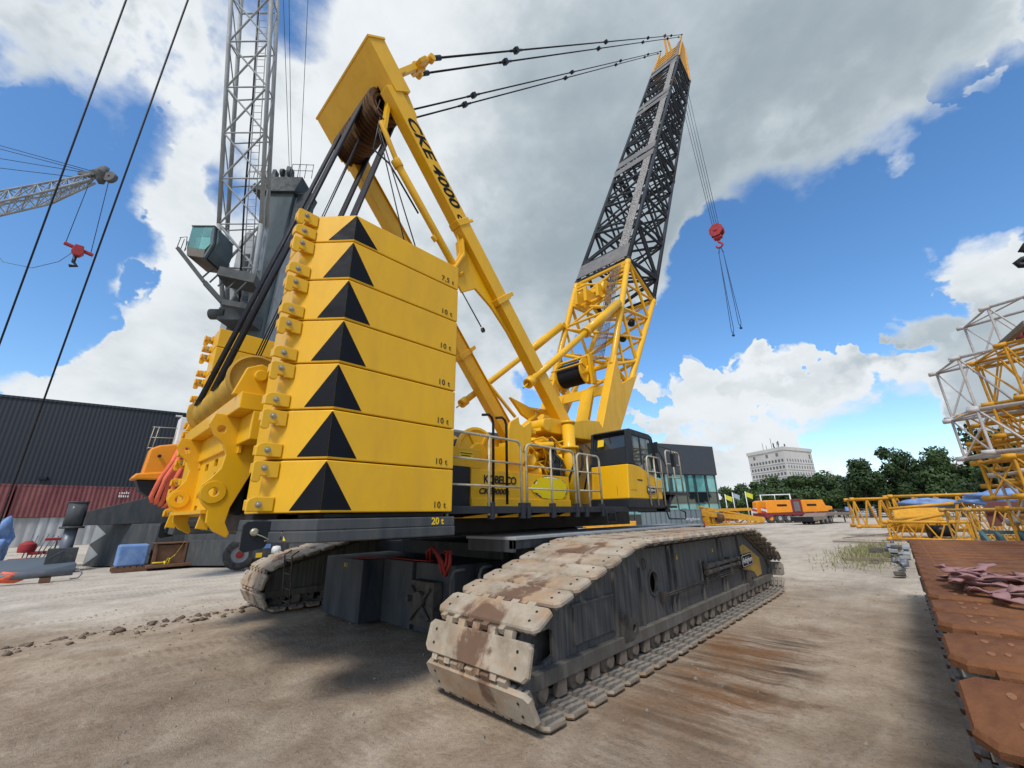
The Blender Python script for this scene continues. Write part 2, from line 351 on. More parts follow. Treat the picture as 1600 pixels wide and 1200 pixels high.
# ------------------------------------------------------------------ daylight
SUN_EL, SUN_AZ = 52, 157          # compass azimuth from +y towards +x
sd = V((math.sin(R(SUN_AZ))*math.cos(R(SUN_EL)), math.cos(R(SUN_AZ))*math.cos(R(SUN_EL)), math.sin(R(SUN_EL))))
sl = bpy.data.lights.new('sun', 'SUN'); so = bpy.data.objects.new('sun', sl); COL.objects.link(so)
sl.energy = 2.5; sl.angle = R(13); sl.color = (1, .95, .87)
so.rotation_euler = sd.to_track_quat('Z', 'Y').to_euler(); so.location = (0, 0, 60)
W = bpy.data.worlds.new('World'); SC.world = W; W.use_nodes = True
nt = W.node_tree; nt.nodes.clear(); L = nt.links.new
out = nt.nodes.new('ShaderNodeOutputWorld')
sky = nt.nodes.new('ShaderNodeTexSky'); sky.sky_type = 'NISHITA'; sky.sun_disc = False
sky.sun_elevation = R(SUN_EL); sky.sun_rotation = R(SUN_AZ); sky.air_density = 1.0; sky.dust_density = .6; sky.ozone_density = 2.2
hs = nt.nodes.new('ShaderNodeHueSaturation'); hs.inputs['Saturation'].default_value = 1.22; hs.inputs['Value'].default_value = 1.12; L(sky.outputs[0], hs.inputs['Color'])
bg1 = nt.nodes.new('ShaderNodeBackground'); bg1.inputs[1].default_value = .15; L(hs.outputs[0], bg1.inputs[0])
tc = nt.nodes.new('ShaderNodeTexCoord'); DIR = tc.outputs['Generated']
def wmath(op, a, b=None, c=None, clamp=False):
    n = nt.nodes.new('ShaderNodeMath'); n.operation = op; n.use_clamp = clamp
    for i, v in enumerate((a, b, c)):
        if v is None: continue
        if hasattr(v, 'is_linked'): L(v, n.inputs[i])
        else: n.inputs[i].default_value = v
    return n.outputs[0]
# ragged edges: the direction is disturbed before the cloud field is read
nz = nt.nodes.new('ShaderNodeTexNoise'); nz.inputs['Scale'].default_value = 4.5; nz.inputs['Detail'].default_value = 6; nz.inputs['Roughness'].default_value = .55
L(DIR, nz.inputs['Vector'])
sub = nt.nodes.new('ShaderNodeVectorMath'); sub.operation = 'SUBTRACT'; L(nz.outputs['Color'], sub.inputs[0]); sub.inputs[1].default_value = (.5,.5,.5)
mad = nt.nodes.new('ShaderNodeVectorMath'); mad.operation = 'MULTIPLY_ADD'; L(sub.outputs[0], mad.inputs[0]); mad.inputs[1].default_value = (.10,.10,.10); L(DIR, mad.inputs[2])
WD = mad.outputs[0]
def field(blobs):
    acc = None
    for x, y, z, c, w in blobs:
        d = nt.nodes.new('ShaderNodeVectorMath'); d.operation = 'DOT_PRODUCT'; L(WD, d.inputs[0]); d.inputs[1].default_value = (x,y,z)
        r = nt.nodes.new('ShaderNodeMapRange'); r.interpolation_type = 'SMOOTHSTEP'; L(d.outputs['Value'], r.inputs[0])
        r.inputs[1].default_value = c-(1-c)*.7; r.inputs[2].default_value = 1-(1-c)*.05; r.inputs[3].default_value = 0; r.inputs[4].default_value = w
        acc = r.outputs[0] if acc is None else wmath('ADD', acc, r.outputs[0])
    return acc
def fbm(scale, det, rough, off=(0,0,0), sq=(1,1,1.7)):
    mp = nt.nodes.new('ShaderNodeMapping'); mp.inputs['Location'].default_value = off; mp.inputs['Scale'].default_value = sq; L(DIR, mp.inputs[0])
    n = nt.nodes.new('ShaderNodeTexNoise'); n.inputs['Scale'].default_value = scale; n.inputs['Detail'].default_value = det; n.inputs['Roughness'].default_value = rough
    L(mp.outputs[0], n.inputs['Vector']); return n.outputs[0]
F1 = fbm(5.5, 11, .55); F2 = fbm(11, 9, .58, (3,1,2)); F3 = fbm(3.6, 7, .55, (7,2,5))
base = wmath('ADD', field(SKY_POS), wmath('MULTIPLY_ADD', F1, 2.6, -1.27))
base = wmath('ADD', base, wmath('MULTIPLY_ADD', F2, .6, -.30))
sz = nt.nodes.new('ShaderNodeSeparateXYZ'); L(DIR, sz.inputs[0])
lowk = nt.nodes.new('ShaderNodeMapRange'); L(sz.outputs[2], lowk.inputs[0]); lowk.inputs[1].default_value = .15; lowk.inputs[2].default_value = .6; lowk.inputs[3].default_value = 2.1; lowk.inputs[4].default_value = 1.0
base = wmath('MULTIPLY', base, lowk.outputs[0])
mr = nt.nodes.new('ShaderNodeMapRange'); mr.interpolation_type = 'SMOOTHSTEP'; L(base, mr.inputs[0])
mr.inputs[1].default_value = -.34; mr.inputs[2].default_value = .72
MASK = mr.outputs[0]
gfield = wmath('ADD', field(SKY_GRAY), wmath('MULTIPLY_ADD', F2, 1.3, -.65))
gfield = wmath('ADD', gfield, wmath('MULTIPLY_ADD', F3, 2.2, -1.1))
thick = nt.nodes.new('ShaderNodeMapRange'); thick.interpolation_type = 'SMOOTHSTEP'; L(base, thick.inputs[0]); thick.inputs[1].default_value = .3; thick.inputs[2].default_value = 1.5
gm = nt.nodes.new('ShaderNodeMapRange'); gm.interpolation_type = 'SMOOTHSTEP'; L(gfield, gm.inputs[0]); gm.inputs[1].default_value = -.6; gm.inputs[2].default_value = 2.3
gk = wmath('MULTIPLY', gm.outputs[0], wmath('MULTIPLY_ADD', thick.outputs[0], .35, .65))
cr = nt.nodes.new('ShaderNodeValToRGB'); L(gk, cr.inputs[0]); e = cr.color_ramp.elements
e[0].position = 0; e[0].color = (.74,.775,.80,1); e[1].position = 1; e[1].color = (.29,.35,.395,1)
x = e.new(.45); x.color = (.46,.52,.56,1)
bg2 = nt.nodes.new('ShaderNodeBackground'); bg2.inputs[1].default_value = .95; L(cr.outputs[0], bg2.inputs[0])
ms = nt.nodes.new('ShaderNodeMixShader'); L(MASK, ms.inputs[0]); L(bg1.outputs[0], ms.inputs[1]); L(bg2.outputs[0], ms.inputs[2])
L(ms.outputs[0], out.inputs[0])

# ------------------------------------------------------------------ ground
def axis_list(c, near, step, far):
    s = [0.0]; d = step
    while s[-1] < far:
        if s[-1] > near: d *= 1.28
        s.append(s[-1]+d)
    return [c-v for v in reversed(s[1:])] + [c+v for v in s]
gx = axis_list(2.5, 9.5, .11, 2500); gy = axis_list(6.0, 9.5, .11, 2500)
def gz(x, y):
    d = math.hypot(x-2.5, y-6)
    if d > 40: return 0
    p = V((x*.8, y*.8, 0)); k = max(0, 1-d/40)
    h = noise.fractal(p, 1, 2, 5)*.013 + noise.fractal(V((x*4, y*4, 3)), 1, 2, 4)*.006
    # ridge of churned earth left of the crane, wheel ruts in front
    rx = -3.35 - .12*(y-1.4); t = abs(x-rx)
    h += max(0, 1-t/.35)*max(0, noise.noise(V((x*3, y*3, 8)))+.35)*.09*(1 if -.4 < y < 3.2 else 0)
    h -= .012*math.exp(-((x-1.2+.12*y)/.16)**2) + .012*math.exp(-((x-2.1+.12*y)/.16)**2) if y < 3 else 0
    for q, w_ in ((-.6,.16),(.25,.16),(3.3,.22),(5.9,.2)):       # wheel and track prints
        t = x-q+.13*y+.12*noise.noise(V((y*.5,q,0)))
        if abs(t) < w_*1.6 and (y < 3.0 or q > 4): h += (-.016*math.exp(-(t/w_)**4) + .010*math.exp(-((abs(t)-w_*1.25)/.05)**2)) * max(.0, min(1, .6+noise.noise(V((x,y*.7,q)))*1.5)) + .007*math.sin(y*38)*math.exp(-(t/w_)**4)
    return -.020 + h*k
g = MB(); nx, ny = len(gx), len(gy)
vs = [(x, y, gz(x, y)) for y in gy for x in gx]
g.add(vs, [(j*nx+i, j*nx+i+1, (j+1)*nx+i+1, (j+1)*nx+i) for j in range(ny-1) for i in range(nx-1)], 0, True)
m, nt2, b = nodes('yard_ground'); c = coord(nt2)
n1 = noisef(nt2, c, .22, 8, .62); n2 = noisef(nt2, c, 1.4, 9, .7, .4); n3 = noisef(nt2, c, 26, 6, .7); n4 = noisef(nt2, c, 110, 3, .6)
dirt = ramp(nt2, n2, [(.28, (.225,.162,.108)), (.5, (.37,.288,.206)), (.72, (.50,.41,.31))])
conc = ramp(nt2, n2, [(.3, (.42,.36,.285)), (.7, (.60,.535,.445))])
sep = nt2.nodes.new('ShaderNodeSeparateXYZ'); nt2.links.new(c, sep.inputs[0])
def mm(op, a, b_=0, cl=False):
    n = nt2.nodes.new('ShaderNodeMath'); n.operation = op; n.use_clamp = cl
    for i, v in enumerate((a, b_)):
        if hasattr(v, 'is_linked'): nt2.links.new(v, n.inputs[i])
        else: n.inputs[i].default_value = v
    return n.outputs[0]
# swept paler concrete on the far left and in the open yard, brown earth round the crane
far = mm('ADD', mm('MULTIPLY', sep.outputs[0], -.42), mm('MULTIPLY', n1, 4.2)); far = mm('SUBTRACT', far, 3.75, False)
far = mm('ADD', far, 0, True)
yard = mm('MULTIPLY', mm('SUBTRACT', mm('ADD', sep.outputs[1], mm('MULTIPLY', n1, 14)), 17.5), .22, True)
k = mm('MAXIMUM', far, mm('MULTIPLY', yard, .75))
colr = mixc(nt2, k, dirt, conc)
# long dark drag marks beside the crawler
st = noisef(nt2, coord(nt2, (.28, 3.2, 1)), 1.6, 8, .66, .5)
mx = nt2.nodes.new('ShaderNodeMapRange'); mx.interpolation_type = 'SMOOTHSTEP'; nt2.links.new(mm('ABSOLUTE', mm('SUBTRACT', mm('ADD', sep.outputs[0], mm('MULTIPLY', mm('SUBTRACT', n2, .5), 1.2)), 4.85)), mx.inputs[0])
mx.inputs[1].default_value = .95; mx.inputs[2].default_value = .3
my = nt2.nodes.new('ShaderNodeMapRange'); my.interpolation_type = 'SMOOTHSTEP'; nt2.links.new(mm('ABSOLUTE', mm('SUBTRACT', sep.outputs[1], 5.9)), my.inputs[0])
my.inputs[1].default_value = 2.9; my.inputs[2].default_value = 1.0
sk = mm('MULTIPLY', ramp(nt2, st, [(.45, gr(0)), (.60, gr(.92))]), mm('MULTIPLY', mx.outputs[0], my.outputs[0]))
colr = mixc(nt2, 1, colr, ramp(nt2, noisef(nt2, coord(nt2, (.8,.35,1)), .55, 6, .6, .4), [(.32, gr(.74)), (.5, gr(1)), (.7, gr(1.16))]), 'MULTIPLY')
colr = mixc(nt2, sk, colr, (.085,.058,.038))
spots = ramp(nt2, noisef(nt2, c, .75, 9, .72, .6), [(.62, gr(0)), (.72, gr(.75))])
colr = mixc(nt2, spots, colr, (.15,.105,.072))
pal = ramp(nt2, noisef(nt2, coord(nt2, (1, .35, 1)), .9, 8, .7, .3), [(.58, gr(0)), (.75, gr(.6))])
colr = mixc(nt2, pal, colr, (.50,.46,.40))
rustp = ramp(nt2, noisef(nt2, coord(nt2, (1, 1.4, 1)), .8, 8, .7, .5), [(.42, gr(0)), (.58, gr(.8))])
rk = mm('MULTIPLY', rustp, mm('MULTIPLY', mx.outputs[0], my.outputs[0]))
colr = mixc(nt2, rk, colr, (.22,.105,.042))
tread = nt2.nodes.new('ShaderNodeTexWave'); tread.bands_direction = 'Y'; tread.inputs['Scale'].default_value = 2.6; tread.inputs['Distortion'].default_value = 2.0; tread.inputs['Detail'].default_value = 3; nt2.links.new(c, tread.inputs['Vector'])
lane = ramp(nt2, noisef(nt2, coord(nt2, (1.6,.10,1)), 1.1, 3, .5, .2), [(.55, gr(0)), (.63, gr(1))])
colr = mixc(nt2, mm('MULTIPLY', mm('MULTIPLY', lane, ramp(nt2, tread.outputs['Fac'], [(.45, gr(0)), (.7, gr(1))])), .30), colr, (.16,.118,.085))
speck = ramp(nt2, n3, [(.36, gr(.80)), (.5, gr(1)), (.72, gr(1.10))])
colr = mixc(nt2, 1, colr, speck, 'MULTIPLY')
grit = ramp(nt2, n4, [(.35, gr(.86)), (.7, gr(1.1))])
colr = mixc(nt2, 1, colr, grit, 'MULTIPLY')
nt2.links.new(colr, b.inputs['Base Color']); b.inputs['Roughness'].default_value = .92; b.inputs['Specular IOR Level'].default_value = .2
h = mm('ADD', mm('MULTIPLY', n3, .7), mm('ADD', mm('MULTIPLY', n4, .35), mm('MULTIPLY', n2, 1.3)))
bump(nt2, b, h, .75, .04)
go = g.build('ground', m); go['kind'] = 'structure'; go['label'] = 'bare earth and dusty concrete of the crane yard'; go['category'] = 'ground'

# loose stones and clods: more than anyone could count
sm = MB(); rnd = random.Random(3)
for i in range(2600):
    y = rnd.uniform(.6, 14); x = rnd.uniform(-6, 8)
    if x > 6.5 and y > .3: continue
    r = .005+.022*rnd.random()**4
    z = gz(x, y)
    a = rnd.random()*6; vs = [(x+r*math.cos(a+k*1.57)*rnd.uniform(.7,1.2), y+r*math.sin(a+k*1.57), z-.002) for k in range(4)]
    vs += [(x+r*.5*math.cos(a+k*1.57), y+r*.5*math.sin(a+k*1.57), z+r*rnd.uniform(.5,1)) for k in range(4)]
    sm.add(vs, [(4,5,6,7),(0,1,5,4),(1,2,6,5),(2,3,7,6),(3,0,4,7)], 0)
tag(sm.build('loose_stones', STONE), 'small pale stones scattered over the bare earth of the yard', 'stones', kind='stuff')
mu = MB()
for i in range(200):
    y = rnd.uniform(-.4, 3.3); x = -3.38-.12*(y-1.4)+rnd.gauss(0, .20)+.25*noise.noise(V((y*2,1,0))); r = .010+.055*rnd.random()**3
    mu.blob((x, y, gz(x, y)+r*.25), r, 0, i, .5, 1, (1.2,1.2,.7))
tag(mu.build('earth_clods', MUD), 'ridge of dark churned earth beside the left crawler', 'earth', kind='stuff')
# ================================================================== THE CRAWLER CRANE
crane = thing('crawler_crane', 'big yellow crawler crane with stacked counterweights, raised mast and dark lattice boom', 'crane', (0, 7.4, 0))

# ---- one track shoe: x across, y along the track, z outward (top face at 0)
W2, P2, TH = .72, .150, .046
def shoe_mesh(name, mats, holes=2):
    s = MB(); c = .045
    top = [(-W2+.05,-P2+.01),(W2-.05,-P2+.01),(W2,-P2+c),(W2,P2-c),(W2-.05,P2),(-W2+.05,P2),(-W2,P2-c),(-W2,-P2+c)]
    n = len(top)
    rim = [(a*.985, b*.93) for a, b in top]
    vs = [(a, b, 0) for a, b in rim] + [(a, b, -.018) for a, b in top] + [(a, b, -TH) for a, b in top]
    s.add(vs, [tuple(range(n))] + [(i, (i+1) % n, n+(i+1) % n, n+i) for i in range(n)] + [(n+i, n+(i+1) % n, 2*n+(i+1) % n, 2*n+i) for i in range(n)], 0)
    s.add([(a, b, -TH) for a, b in top], [tuple(reversed(range(n)))], 1)
    for x in (-.42, -.2, .02, .24, .44):                       # hinge links across the gap
        s.bx(x-.05, x+.05, -P2-.05, -P2+.02, -.075, -.02, 0)
        s.bx(x+.07, x+.15, P2-.02, P2+.05, -.075, -.02, 0)
    s.bx(-.20, .20, -P2*.9, P2*.9, -.085, -TH+.001, 1)          # roller path
    for x in (-.66,-.58,-.50,-.42,.42,.50,.58,.66):                           # ribs and pads on the inside
        s.bx(x-.022, x+.022, -P2*.9, -P2*.1, -.085, -TH+.001, 1)
        s.bx(x-.015, x+.03, P2*.1, P2*.9, -.072, -TH+.001, 1)
    for x in (-.30, .30): s.bx(x-.055, x+.055, -P2*.7, P2*.7, -.13, -TH+.001, 1)
    for sx in (-1, 1):
        for yy in (-.06, .06): s.lathe([(.014,.001),(.013,.006),(.001,.006)], (sx*(W2-.14), yy, 0), (0,0,1), 8, 2)
    return s.mesh(name, mats, (0,0,0))
SHOE_ME = shoe_mesh('track_shoe', [SHOE, SHOE_IN, BLACK])
def walk(poly, pitch):
    """points at equal steps round a closed outline"""
    pts = [V((0, a, b)) for a, b in poly]; pts.append(pts[0]); out = []; carry = 0
    total = sum((pts[i+1]-pts[i]).length for i in range(len(pts)-1)); n = round(total/pitch); pitch = total/n
    need = 0; acc = 0
    for i in range(len(pts)-1):
        seg = (pts[i+1]-pts[i]).length
        while need <= acc+seg+1e-6 and len(out) < n:
            out.append(pts[i].lerp(pts[i+1], (need-acc)/seg)); need += pitch
        acc += seg
    return out
TRACK = [(3.33,.865),(3.04,.725),(2.94,.405),(3.09,.10),(3.42,.09),(11.42,.09),(11.74,.22),(11.88,.52),(11.72,.80),(10.2,1.33),(5.15,1.33)]   # hinge line
STEPS = walk(TRACK, .336)
def lay_shoes(parent, cx, mesh, keep, org):
    """shoes as sub-parts of the frame"""
    n = len(STEPS); rest = []
    for i in range(n):
        p, q = STEPS[i], STEPS[(i+1) % n]; mid = (p+q)/2; t = (q-p).normalized(); t = V((0, t.y, t.z))
        nrm = V((0, t.z, -t.y))
        if nrm.dot(mid-V((0, 7.4, .75))) < 0 : nrm = -nrm
        xx = t.cross(nrm)
        mid = mid+nrm*.088
        M = Matrix(((xx.x, t.x, nrm.x, cx), (xx.y, t.y, nrm.y, mid.y), (xx.z, t.z, nrm.z, mid.z), (0,0,0,1)))
        if keep(mid):
            o = bpy.data.objects.new('track_shoe', mesh); COL.objects.link(o); o.parent = parent
            o.matrix_local = Matrix.Translation(-org) @ M
            j = .006
            o.location += V((random.uniform(-j, j), 0, random.uniform(-j*.5, j*.5)))
        else: rest.append(M)
    if rest:
        mb = MB()
        for M in rest:
            for f in mesh.polygons: pass
            mb.add([M @ v.co for v in mesh.vertices], [tuple(f.vertices) for f in mesh.polygons], 0)
        o = mb.build('track_shoe', [mesh.materials[0]], parent); o['kind'] = 'stuff'
PLATE = [(3.06,.36),(3.02,.62),(3.2,.74),(5.22,1.27),(10.2,1.27),(11.55,.72),(11.72,.5),(11.55,.36)]
def crawler_frame(side):
    """side +1 right, -1 left; outer plate at |x| = 3.9"""
    m = MB(); X = lambda v: side*v
    def sx(a, b): return (min(X(a), X(b)), max(X(a), X(b)))
    win = [(3.25,.40),(3.42,.38),(3.60,.43),(3.60,.64),(3.55,.67),(3.25,.64)]
    oval = [(5.87+.13*math.cos(t*.3927), .82+.145*math.sin(t*.3927)) for t in range(16)]
    slot = [(7.6,.58),(7.85,.58),(7.85,.93),(7.6,.93)]
    m.px(PLATE, *sx(3.86, 3.9), 0, [win, oval, slot])
    m.px(PLATE, *sx(3.06, 3.1), 0)
    m.px([(3.3,.36),(3.3,.72),(5.24,1.2),(10.15,1.2),(11.3,.72),(11.3,.36)], *sx(3.1, 3.74), 1)   # dark core
    m.bx(*sx(3.0, 3.985), 3.03, 11.5, .235, .36, 2)                                              # bottom beam
    edge = [(3.0,.72),(3.2,.79),(5.2,1.31),(10.2,1.31),(11.55,.77),(11.78,.52)]
    for (a, b), (c, d) in zip(edge, edge[1:]): m.beam((X(3.47),a,b), (X(3.47),c,d), .92, .05, (0,0,1), 3)
    for y, w, z1 in ((4.8,.05,1.14),(5.47,.025,1.05),(6.42,.045,1.27),(6.58,.03,1.27),(7.6,.025,.98),(8.6,.05,1.27),(8.75,.03,1.27),(9.76,.05,1.27)):
        m.bx(*sx(3.901, 3.945), y-w/2, y+w/2, .36, z1, 0)
    m.bx(*sx(3.901, 3.915), 3.95, 4.74, .44, .81, 0); m.bx(*sx(3.901, 3.93), 3.92, 4.76, .80, .83, 0)
    for yy in (3.95, 4.72):
        m.bx(*sx(3.915, 3.925), yy, yy+.02, .44, .81, 0)
    m.px(circ(3.5, .53, .22, 14, 100, 260), *sx(3.70, 3.78), 0)
    rim = [(5.87+.155*math.cos(t*.3927), .82+.17*math.sin(t*.3927)) for t in range(16)]
    m.px(rim, *sx(3.9, 3.92), 0, [oval])
    m.path([(X(3.93),5.6+.05*math.cos(t*.7),1.08+.07*math.sin(t*.7)) for t in range(10)], .008, 6, 1)
    f = m.build('crawler_frame', [SLATE_D, DUSTBLK, DUSTG, DUSTB], crane, label='right crawler frame with dusty slate side plate' if side > 0 else 'left crawler frame half hidden behind the carbody', bevel=.008)
    # lifting ears
    for y0, z0 in ((4.83, .36), (9.86, .34)):
        e_ = MB(); ear = [(y0,.30),(y0+.2,.30),(y0+.34,.36),(y0+.36,.45),(y0+.28,.5),(y0+.05,.60),(y0,.60)]
        e_.px(ear, *sx(3.95, 3.99), 0, [circ(y0+.25,.41,.045,10)]); e_.bx(*sx(3.9, 3.95), y0, y0+.06, .30, .60, 0)
        e_.build('lifting_ear', DUSTBLK, f)
    # yellow end panel, decal plate
    p = MB(); p.px([(9.84,.58),(9.84,1.03),(10.15,1.08),(11.15,.74),(11.15,.40),(10.75,.38),(10.6,.5),(10.3,.56)], *sx(3.901, 3.912), 0)
    p.build('end_panel', paint('panel_yellow', (.66,.36,.01), .5, dirt=(.36,.27,.13), amt=.25, dscale=4, soft=.4), f)
    # tensioning cylinders and pipes
    h = MB()
    for z in (.86, .77):
        h.tube((X(3.97),7.72,z), (X(3.97),8.15,z), .052, 12); h.tube((X(3.97),8.15,z), (X(3.97),9.5,z), .036, 10)
        h.tube((X(3.97),8.1,z), (X(3.97),8.2,z), .06, 12); h.tube((X(3.97),9.35,z), (X(3.97),9.5,z), .046, 10)
    for k, z in enumerate((.70,.665,.63)):
        h.path([(X(3.94),7.68,z-.1),(X(3.96),7.74,z),(X(3.97),8.4,z),(X(3.97),9.4,z+.01)], .011, 6)
    for z in (.62, .645): h.path([(X(3.93),6.05,z-.03),(X(3.955),6.15,z),(X(3.955),7.7,z)], .011, 6)
    h.bx(*sx(3.9, 3.98), 6.02, 6.1, .56, .68); h.bx(*sx(3.9, 4.0), 8.9, 8.96, .62, .92)
    h.build('tension_cylinder', DUSTBLK, f)
    # rollers under the beam
    r0 = None
    for i in range(15):
        y = 3.35 + i*.585
        if r0 is None:
            r = MB(); prof = [(.02,-.36),(.115,-.36),(.115,-.27),(.15,-.26),(.15,-.2),(.115,-.19),(.115,.27),(.16,.28),(.16,.36),(.13,.37),(.13,.46),(.07,.47),(.07,.505),(.001,.505)]
            r.lathe(prof, (X(3.47), y, .19), (side,0,0), 14)
            for q in (-1, 1): r.bx(X(3.47)+q*.47-.03, X(3.47)+q*.47+.03, y+.22, y+.36, .10, .24)
            r0 = r.build('track_roller', paint('roller', (.11,.085,.07), .75, var=.3, dirt=(.26,.21,.16), amt=.45, dscale=5, soft=.4), f); y00 = y
        else:
            o = r0.copy(); COL.objects.link(o); o.parent = f; o.location = r0.location + V((0, y-y00, 0))
    for y, z, rr in ((3.32,.44,.30),(11.5,.46,.32)):           # idler and sprocket
        w = MB()
        prof = [(.08,-.3),(rr,-.28),(rr,-.12),(rr-.07,-.1),(rr-.07,.1),(rr,.12),(rr,.28),(.14,.3),(.12,.36),(.001,.36)]
        w.lathe(prof, (X(3.47), y, z), (side,0,0), 22)
        w.build('idler_wheel', DUSTBLK, f, bevel=0)
    return f
fr = crawler_frame(1); fl = crawler_frame(-1)
lay_shoes(fr, 3.48, SHOE_ME, lambda p: True, V((0,7.4,0)))
lay_shoes(fl, -3.48, SHOE_ME, lambda p: p.y < 5.4, V((0,7.4,0)))
def plate_sign(parent, c, ux, uy, w, h, txt, size):
    s = MB(); M = plane_map(c, ux, uy); r = h*.28
    def rr(w, h, r): return circ(w/2-r,h/2-r,r,5,0,90)+circ(-w/2+r,h/2-r,r,5,90,180)+circ(-w/2+r,-h/2+r,r,5,180,270)+circ(w/2-r,-h/2+r,r,5,270,360)
    s.prism(rr(w,h,r), lambda a,b,t: M(a,b,t), -.012, .004, 0); s.prism(rr(w*.94,h*.88,r*.85), lambda a,b,t: M(a,b,t), .004, .0055, 1); s.prism(rr(w*.9,h*.8,r*.75), lambda a,b,t: M(a,b,t), .0055, .007, 0)
    o = s.build('name_plate', [DECAL, WHITEP], parent, label='black plate with white border and slanted white script')
    text('plate_text', txt, WHITEP, parent, plane_map(V(c)+M(0,0,.009)-V(c), ux, uy), size, .25, .002)
plate_sign(fr, (4.02,9.86,.80), (0,1,.02), (0,0,1), .72, .24, 'Adrighem', .155)
d_ = MB()
for y in (6.75, 8.33): d_.px([(y-.03,1.05),(y+.03,1.05),(y,1.12)], 3.901, 3.904)
d_.build('warning_sticker', MARKY, fr)
# small ladder on the left crawler
ld = MB()
for x in (-2.62, -2.22):
    ld.path([(x,3.25,.18),(x,3.22,.62),(x,3.18,1.06),(x,3.3,1.14)], .014, 6)
for z, y in ((.22,3.25),(.45,3.23),(.72,3.21),(.98,3.19)): ld.tube((-2.62,y,z), (-2.22,y,z), .013, 6)
ld.build('ladder', DUSTBLK, crane)
# ---- carbody between the crawlers
cb = MB()
cb.bx(-1.6, 1.6, 5.2, 9.6, .45, 1.28, 0); cb.bx(-3.1, 3.1, 5.45, 6.2, .45, 1.22, 0); cb.bx(-3.1, 3.1, 8.6, 9.35, .45, 1.22, 0)
cb.lathe([(1.25,-.06),(1.3,-.06),(1.3,.16),(.9,.16)], (0,7.4,1.3), (0,0,1), 40, 0)
carb = cb.build('carbody', [NAVY], crane, bevel=.015)
for x0, x1, y0, y1 in ((-1.9,-.42,3.74,5.1),(-.36,.55,4.12,5.15),(.6,1.62,4.16,5.15)):
    wgt = MB().bx(x0, x1, y0, y1, .04, 1.04)
    o = wgt.build('carbody_weight', [NAVY], crane, bevel=.012)
    if x0 < -1.5: text('weight_mark', 'B 1', MARKY, o, plane_map(((x0+x1)/2+.1, y0-.003, .92), (1,0,0), (0,0,1)), .10)
jk = MB(); jk.bx(.75, 1.35, 3.98, 4.15, .18, .80); jk.tube((1.05,3.9,.55), (1.05,3.98,.55), .12, 14); jk.tube((.8,3.95,.25), (1.3,3.95,.72), .025, 8)
jk.tube((.8,3.95,.72), (1.3,3.95,.3), .025, 8); jk.bx(.72,.8,3.9,4.0,.5,.58); jk.build('jack_bracket', DUSTBLK, crane, bevel=.01)
for y in (3.56, 4.05):
    MB().path([(2.3,y,.55),(2.3,y,.98),(2.3,y+.03,1.05),(2.3,y+.08,1.07),(2.3,y+.22,1.07)], .022, 8).build('hand_grip', DUSTBLK, crane)
sh = MB(); sh.bx(1.7, 2.75, 4.3, 11.3, 1.42, 1.46, 0); sh.bx(1.75, 2.7, 4.3, 4.36, 1.26, 1.42, 1); sh.bx(2.62, 2.70, 4.3, 11.2, 1.3, 1.42, 1)
sh.build('side_step', [GREYL, NAVY], crane, bevel=.006)
# red webbing left on the weights
rs = MB()
def band(mb, pts, w, wd, m=0, th=.008, sm=True):
    pts = [V(p) for p in pts]; flat = wd is None; vs = []
    if not flat: wd = V(wd).normalized()*w/2
    for i, p in enumerate(pts):
        d = (pts[min(i+1,len(pts)-1)]-pts[max(i-1,0)]).normalized()
        if flat: wd = (d.cross(V((.25*math.sin(i*.5),.2,1))).normalized()+V((0,0,.35*math.sin(i*.45+pts[0].x*40)))).normalized()*w/2
        n = d.cross(wd).normalized()*th/2
        vs += [p-wd-n, p+wd-n, p+wd+n, p-wd+n]
    fs = [(0,1,2,3), tuple(len(vs)-4+k for k in (3,2,1,0))]
    for i in range(len(pts)-1):
        for k in range(4): fs.append((i*4+k, i*4+(k+1)%4, i*4+4+(k+1)%4, i*4+4+k))
    mb.add(vs, fs, m, sm)
band(rs, [(-.9,3.82,1.055),(-.5,3.85,1.06),(-.2,4.2,1.06),(.5,4.2,1.06),(.95,4.22,1.065)], .13, (0,1,0))
for k, (a, b) in enumerate(((1.0,1.28),(1.12,1.36))):
    pts = [(a-.2,4.25-.03*k,1.07),(a-.05,4.12-.02*k,1.20+.05*k),(b-.1,4.06-.02*k,1.30-.03*k),(b+.10,4.05,1.12-.03*k),(b+.18,4.06,.93-.03*k),(b+.24,4.08,1.08),(b+.2,4.12,1.25),(a+.2,4.2,1.18)]
    band(rs, pts, .055, (.3,1,.1))
tag(rs.build('webbing_sling', STRAP_R, loc=(0,3.9,1.05)), 'dark red webbing sling draped over the navy weights under the counterweight', 'sling')

# ================================================================== UPPER STRUCTURE
u = MB()
u.bx(-1.05, 1.05, 1.9, 9.8, 1.8, 2.3, 0); u.bx(-1.3, 1.3, 6.4, 9.2, 1.8, 2.9, 0)
for sx_ in (-1, 1): u.px([(6.0,2.3),(6.3,3.2),(6.7,3.6),(8.3,3.9),(9.3,3.4),(9.8,2.3)], sx_*1.12-.09, sx_*1.12+.09, 0)
u.bx(-1.8,1.8,3.2,4.4,1.85,2.2,0)
mf = u.build('main_frame', [YEL], crane, bevel=.012)
dk = MB(); dk.bx(1.3, 2.64, 3.05, 9.2, 1.79, 1.87, 0); dk.bx(2.56, 2.66, 3.05, 9.35, 1.775, 1.868, 0); dk.bx(2.2, 2.66, 8.9, 9.6, 1.76, 1.84, 0)
dk.bx(-2.64, -1.3, 3.2, 9.0, 1.79, 1.87, 0)
for y in (3.95,4.56,4.68,5.28,5.92,6.2,6.72): dk.bx(2.59, 2.69, y-.03, y+.03, 1.70, 1.92, 0)
deck = dk.build('walkway_deck', [paint('deck_dark', (.022,.026,.032), .6, var=.2)], crane, bevel=.006)
ub = MB()
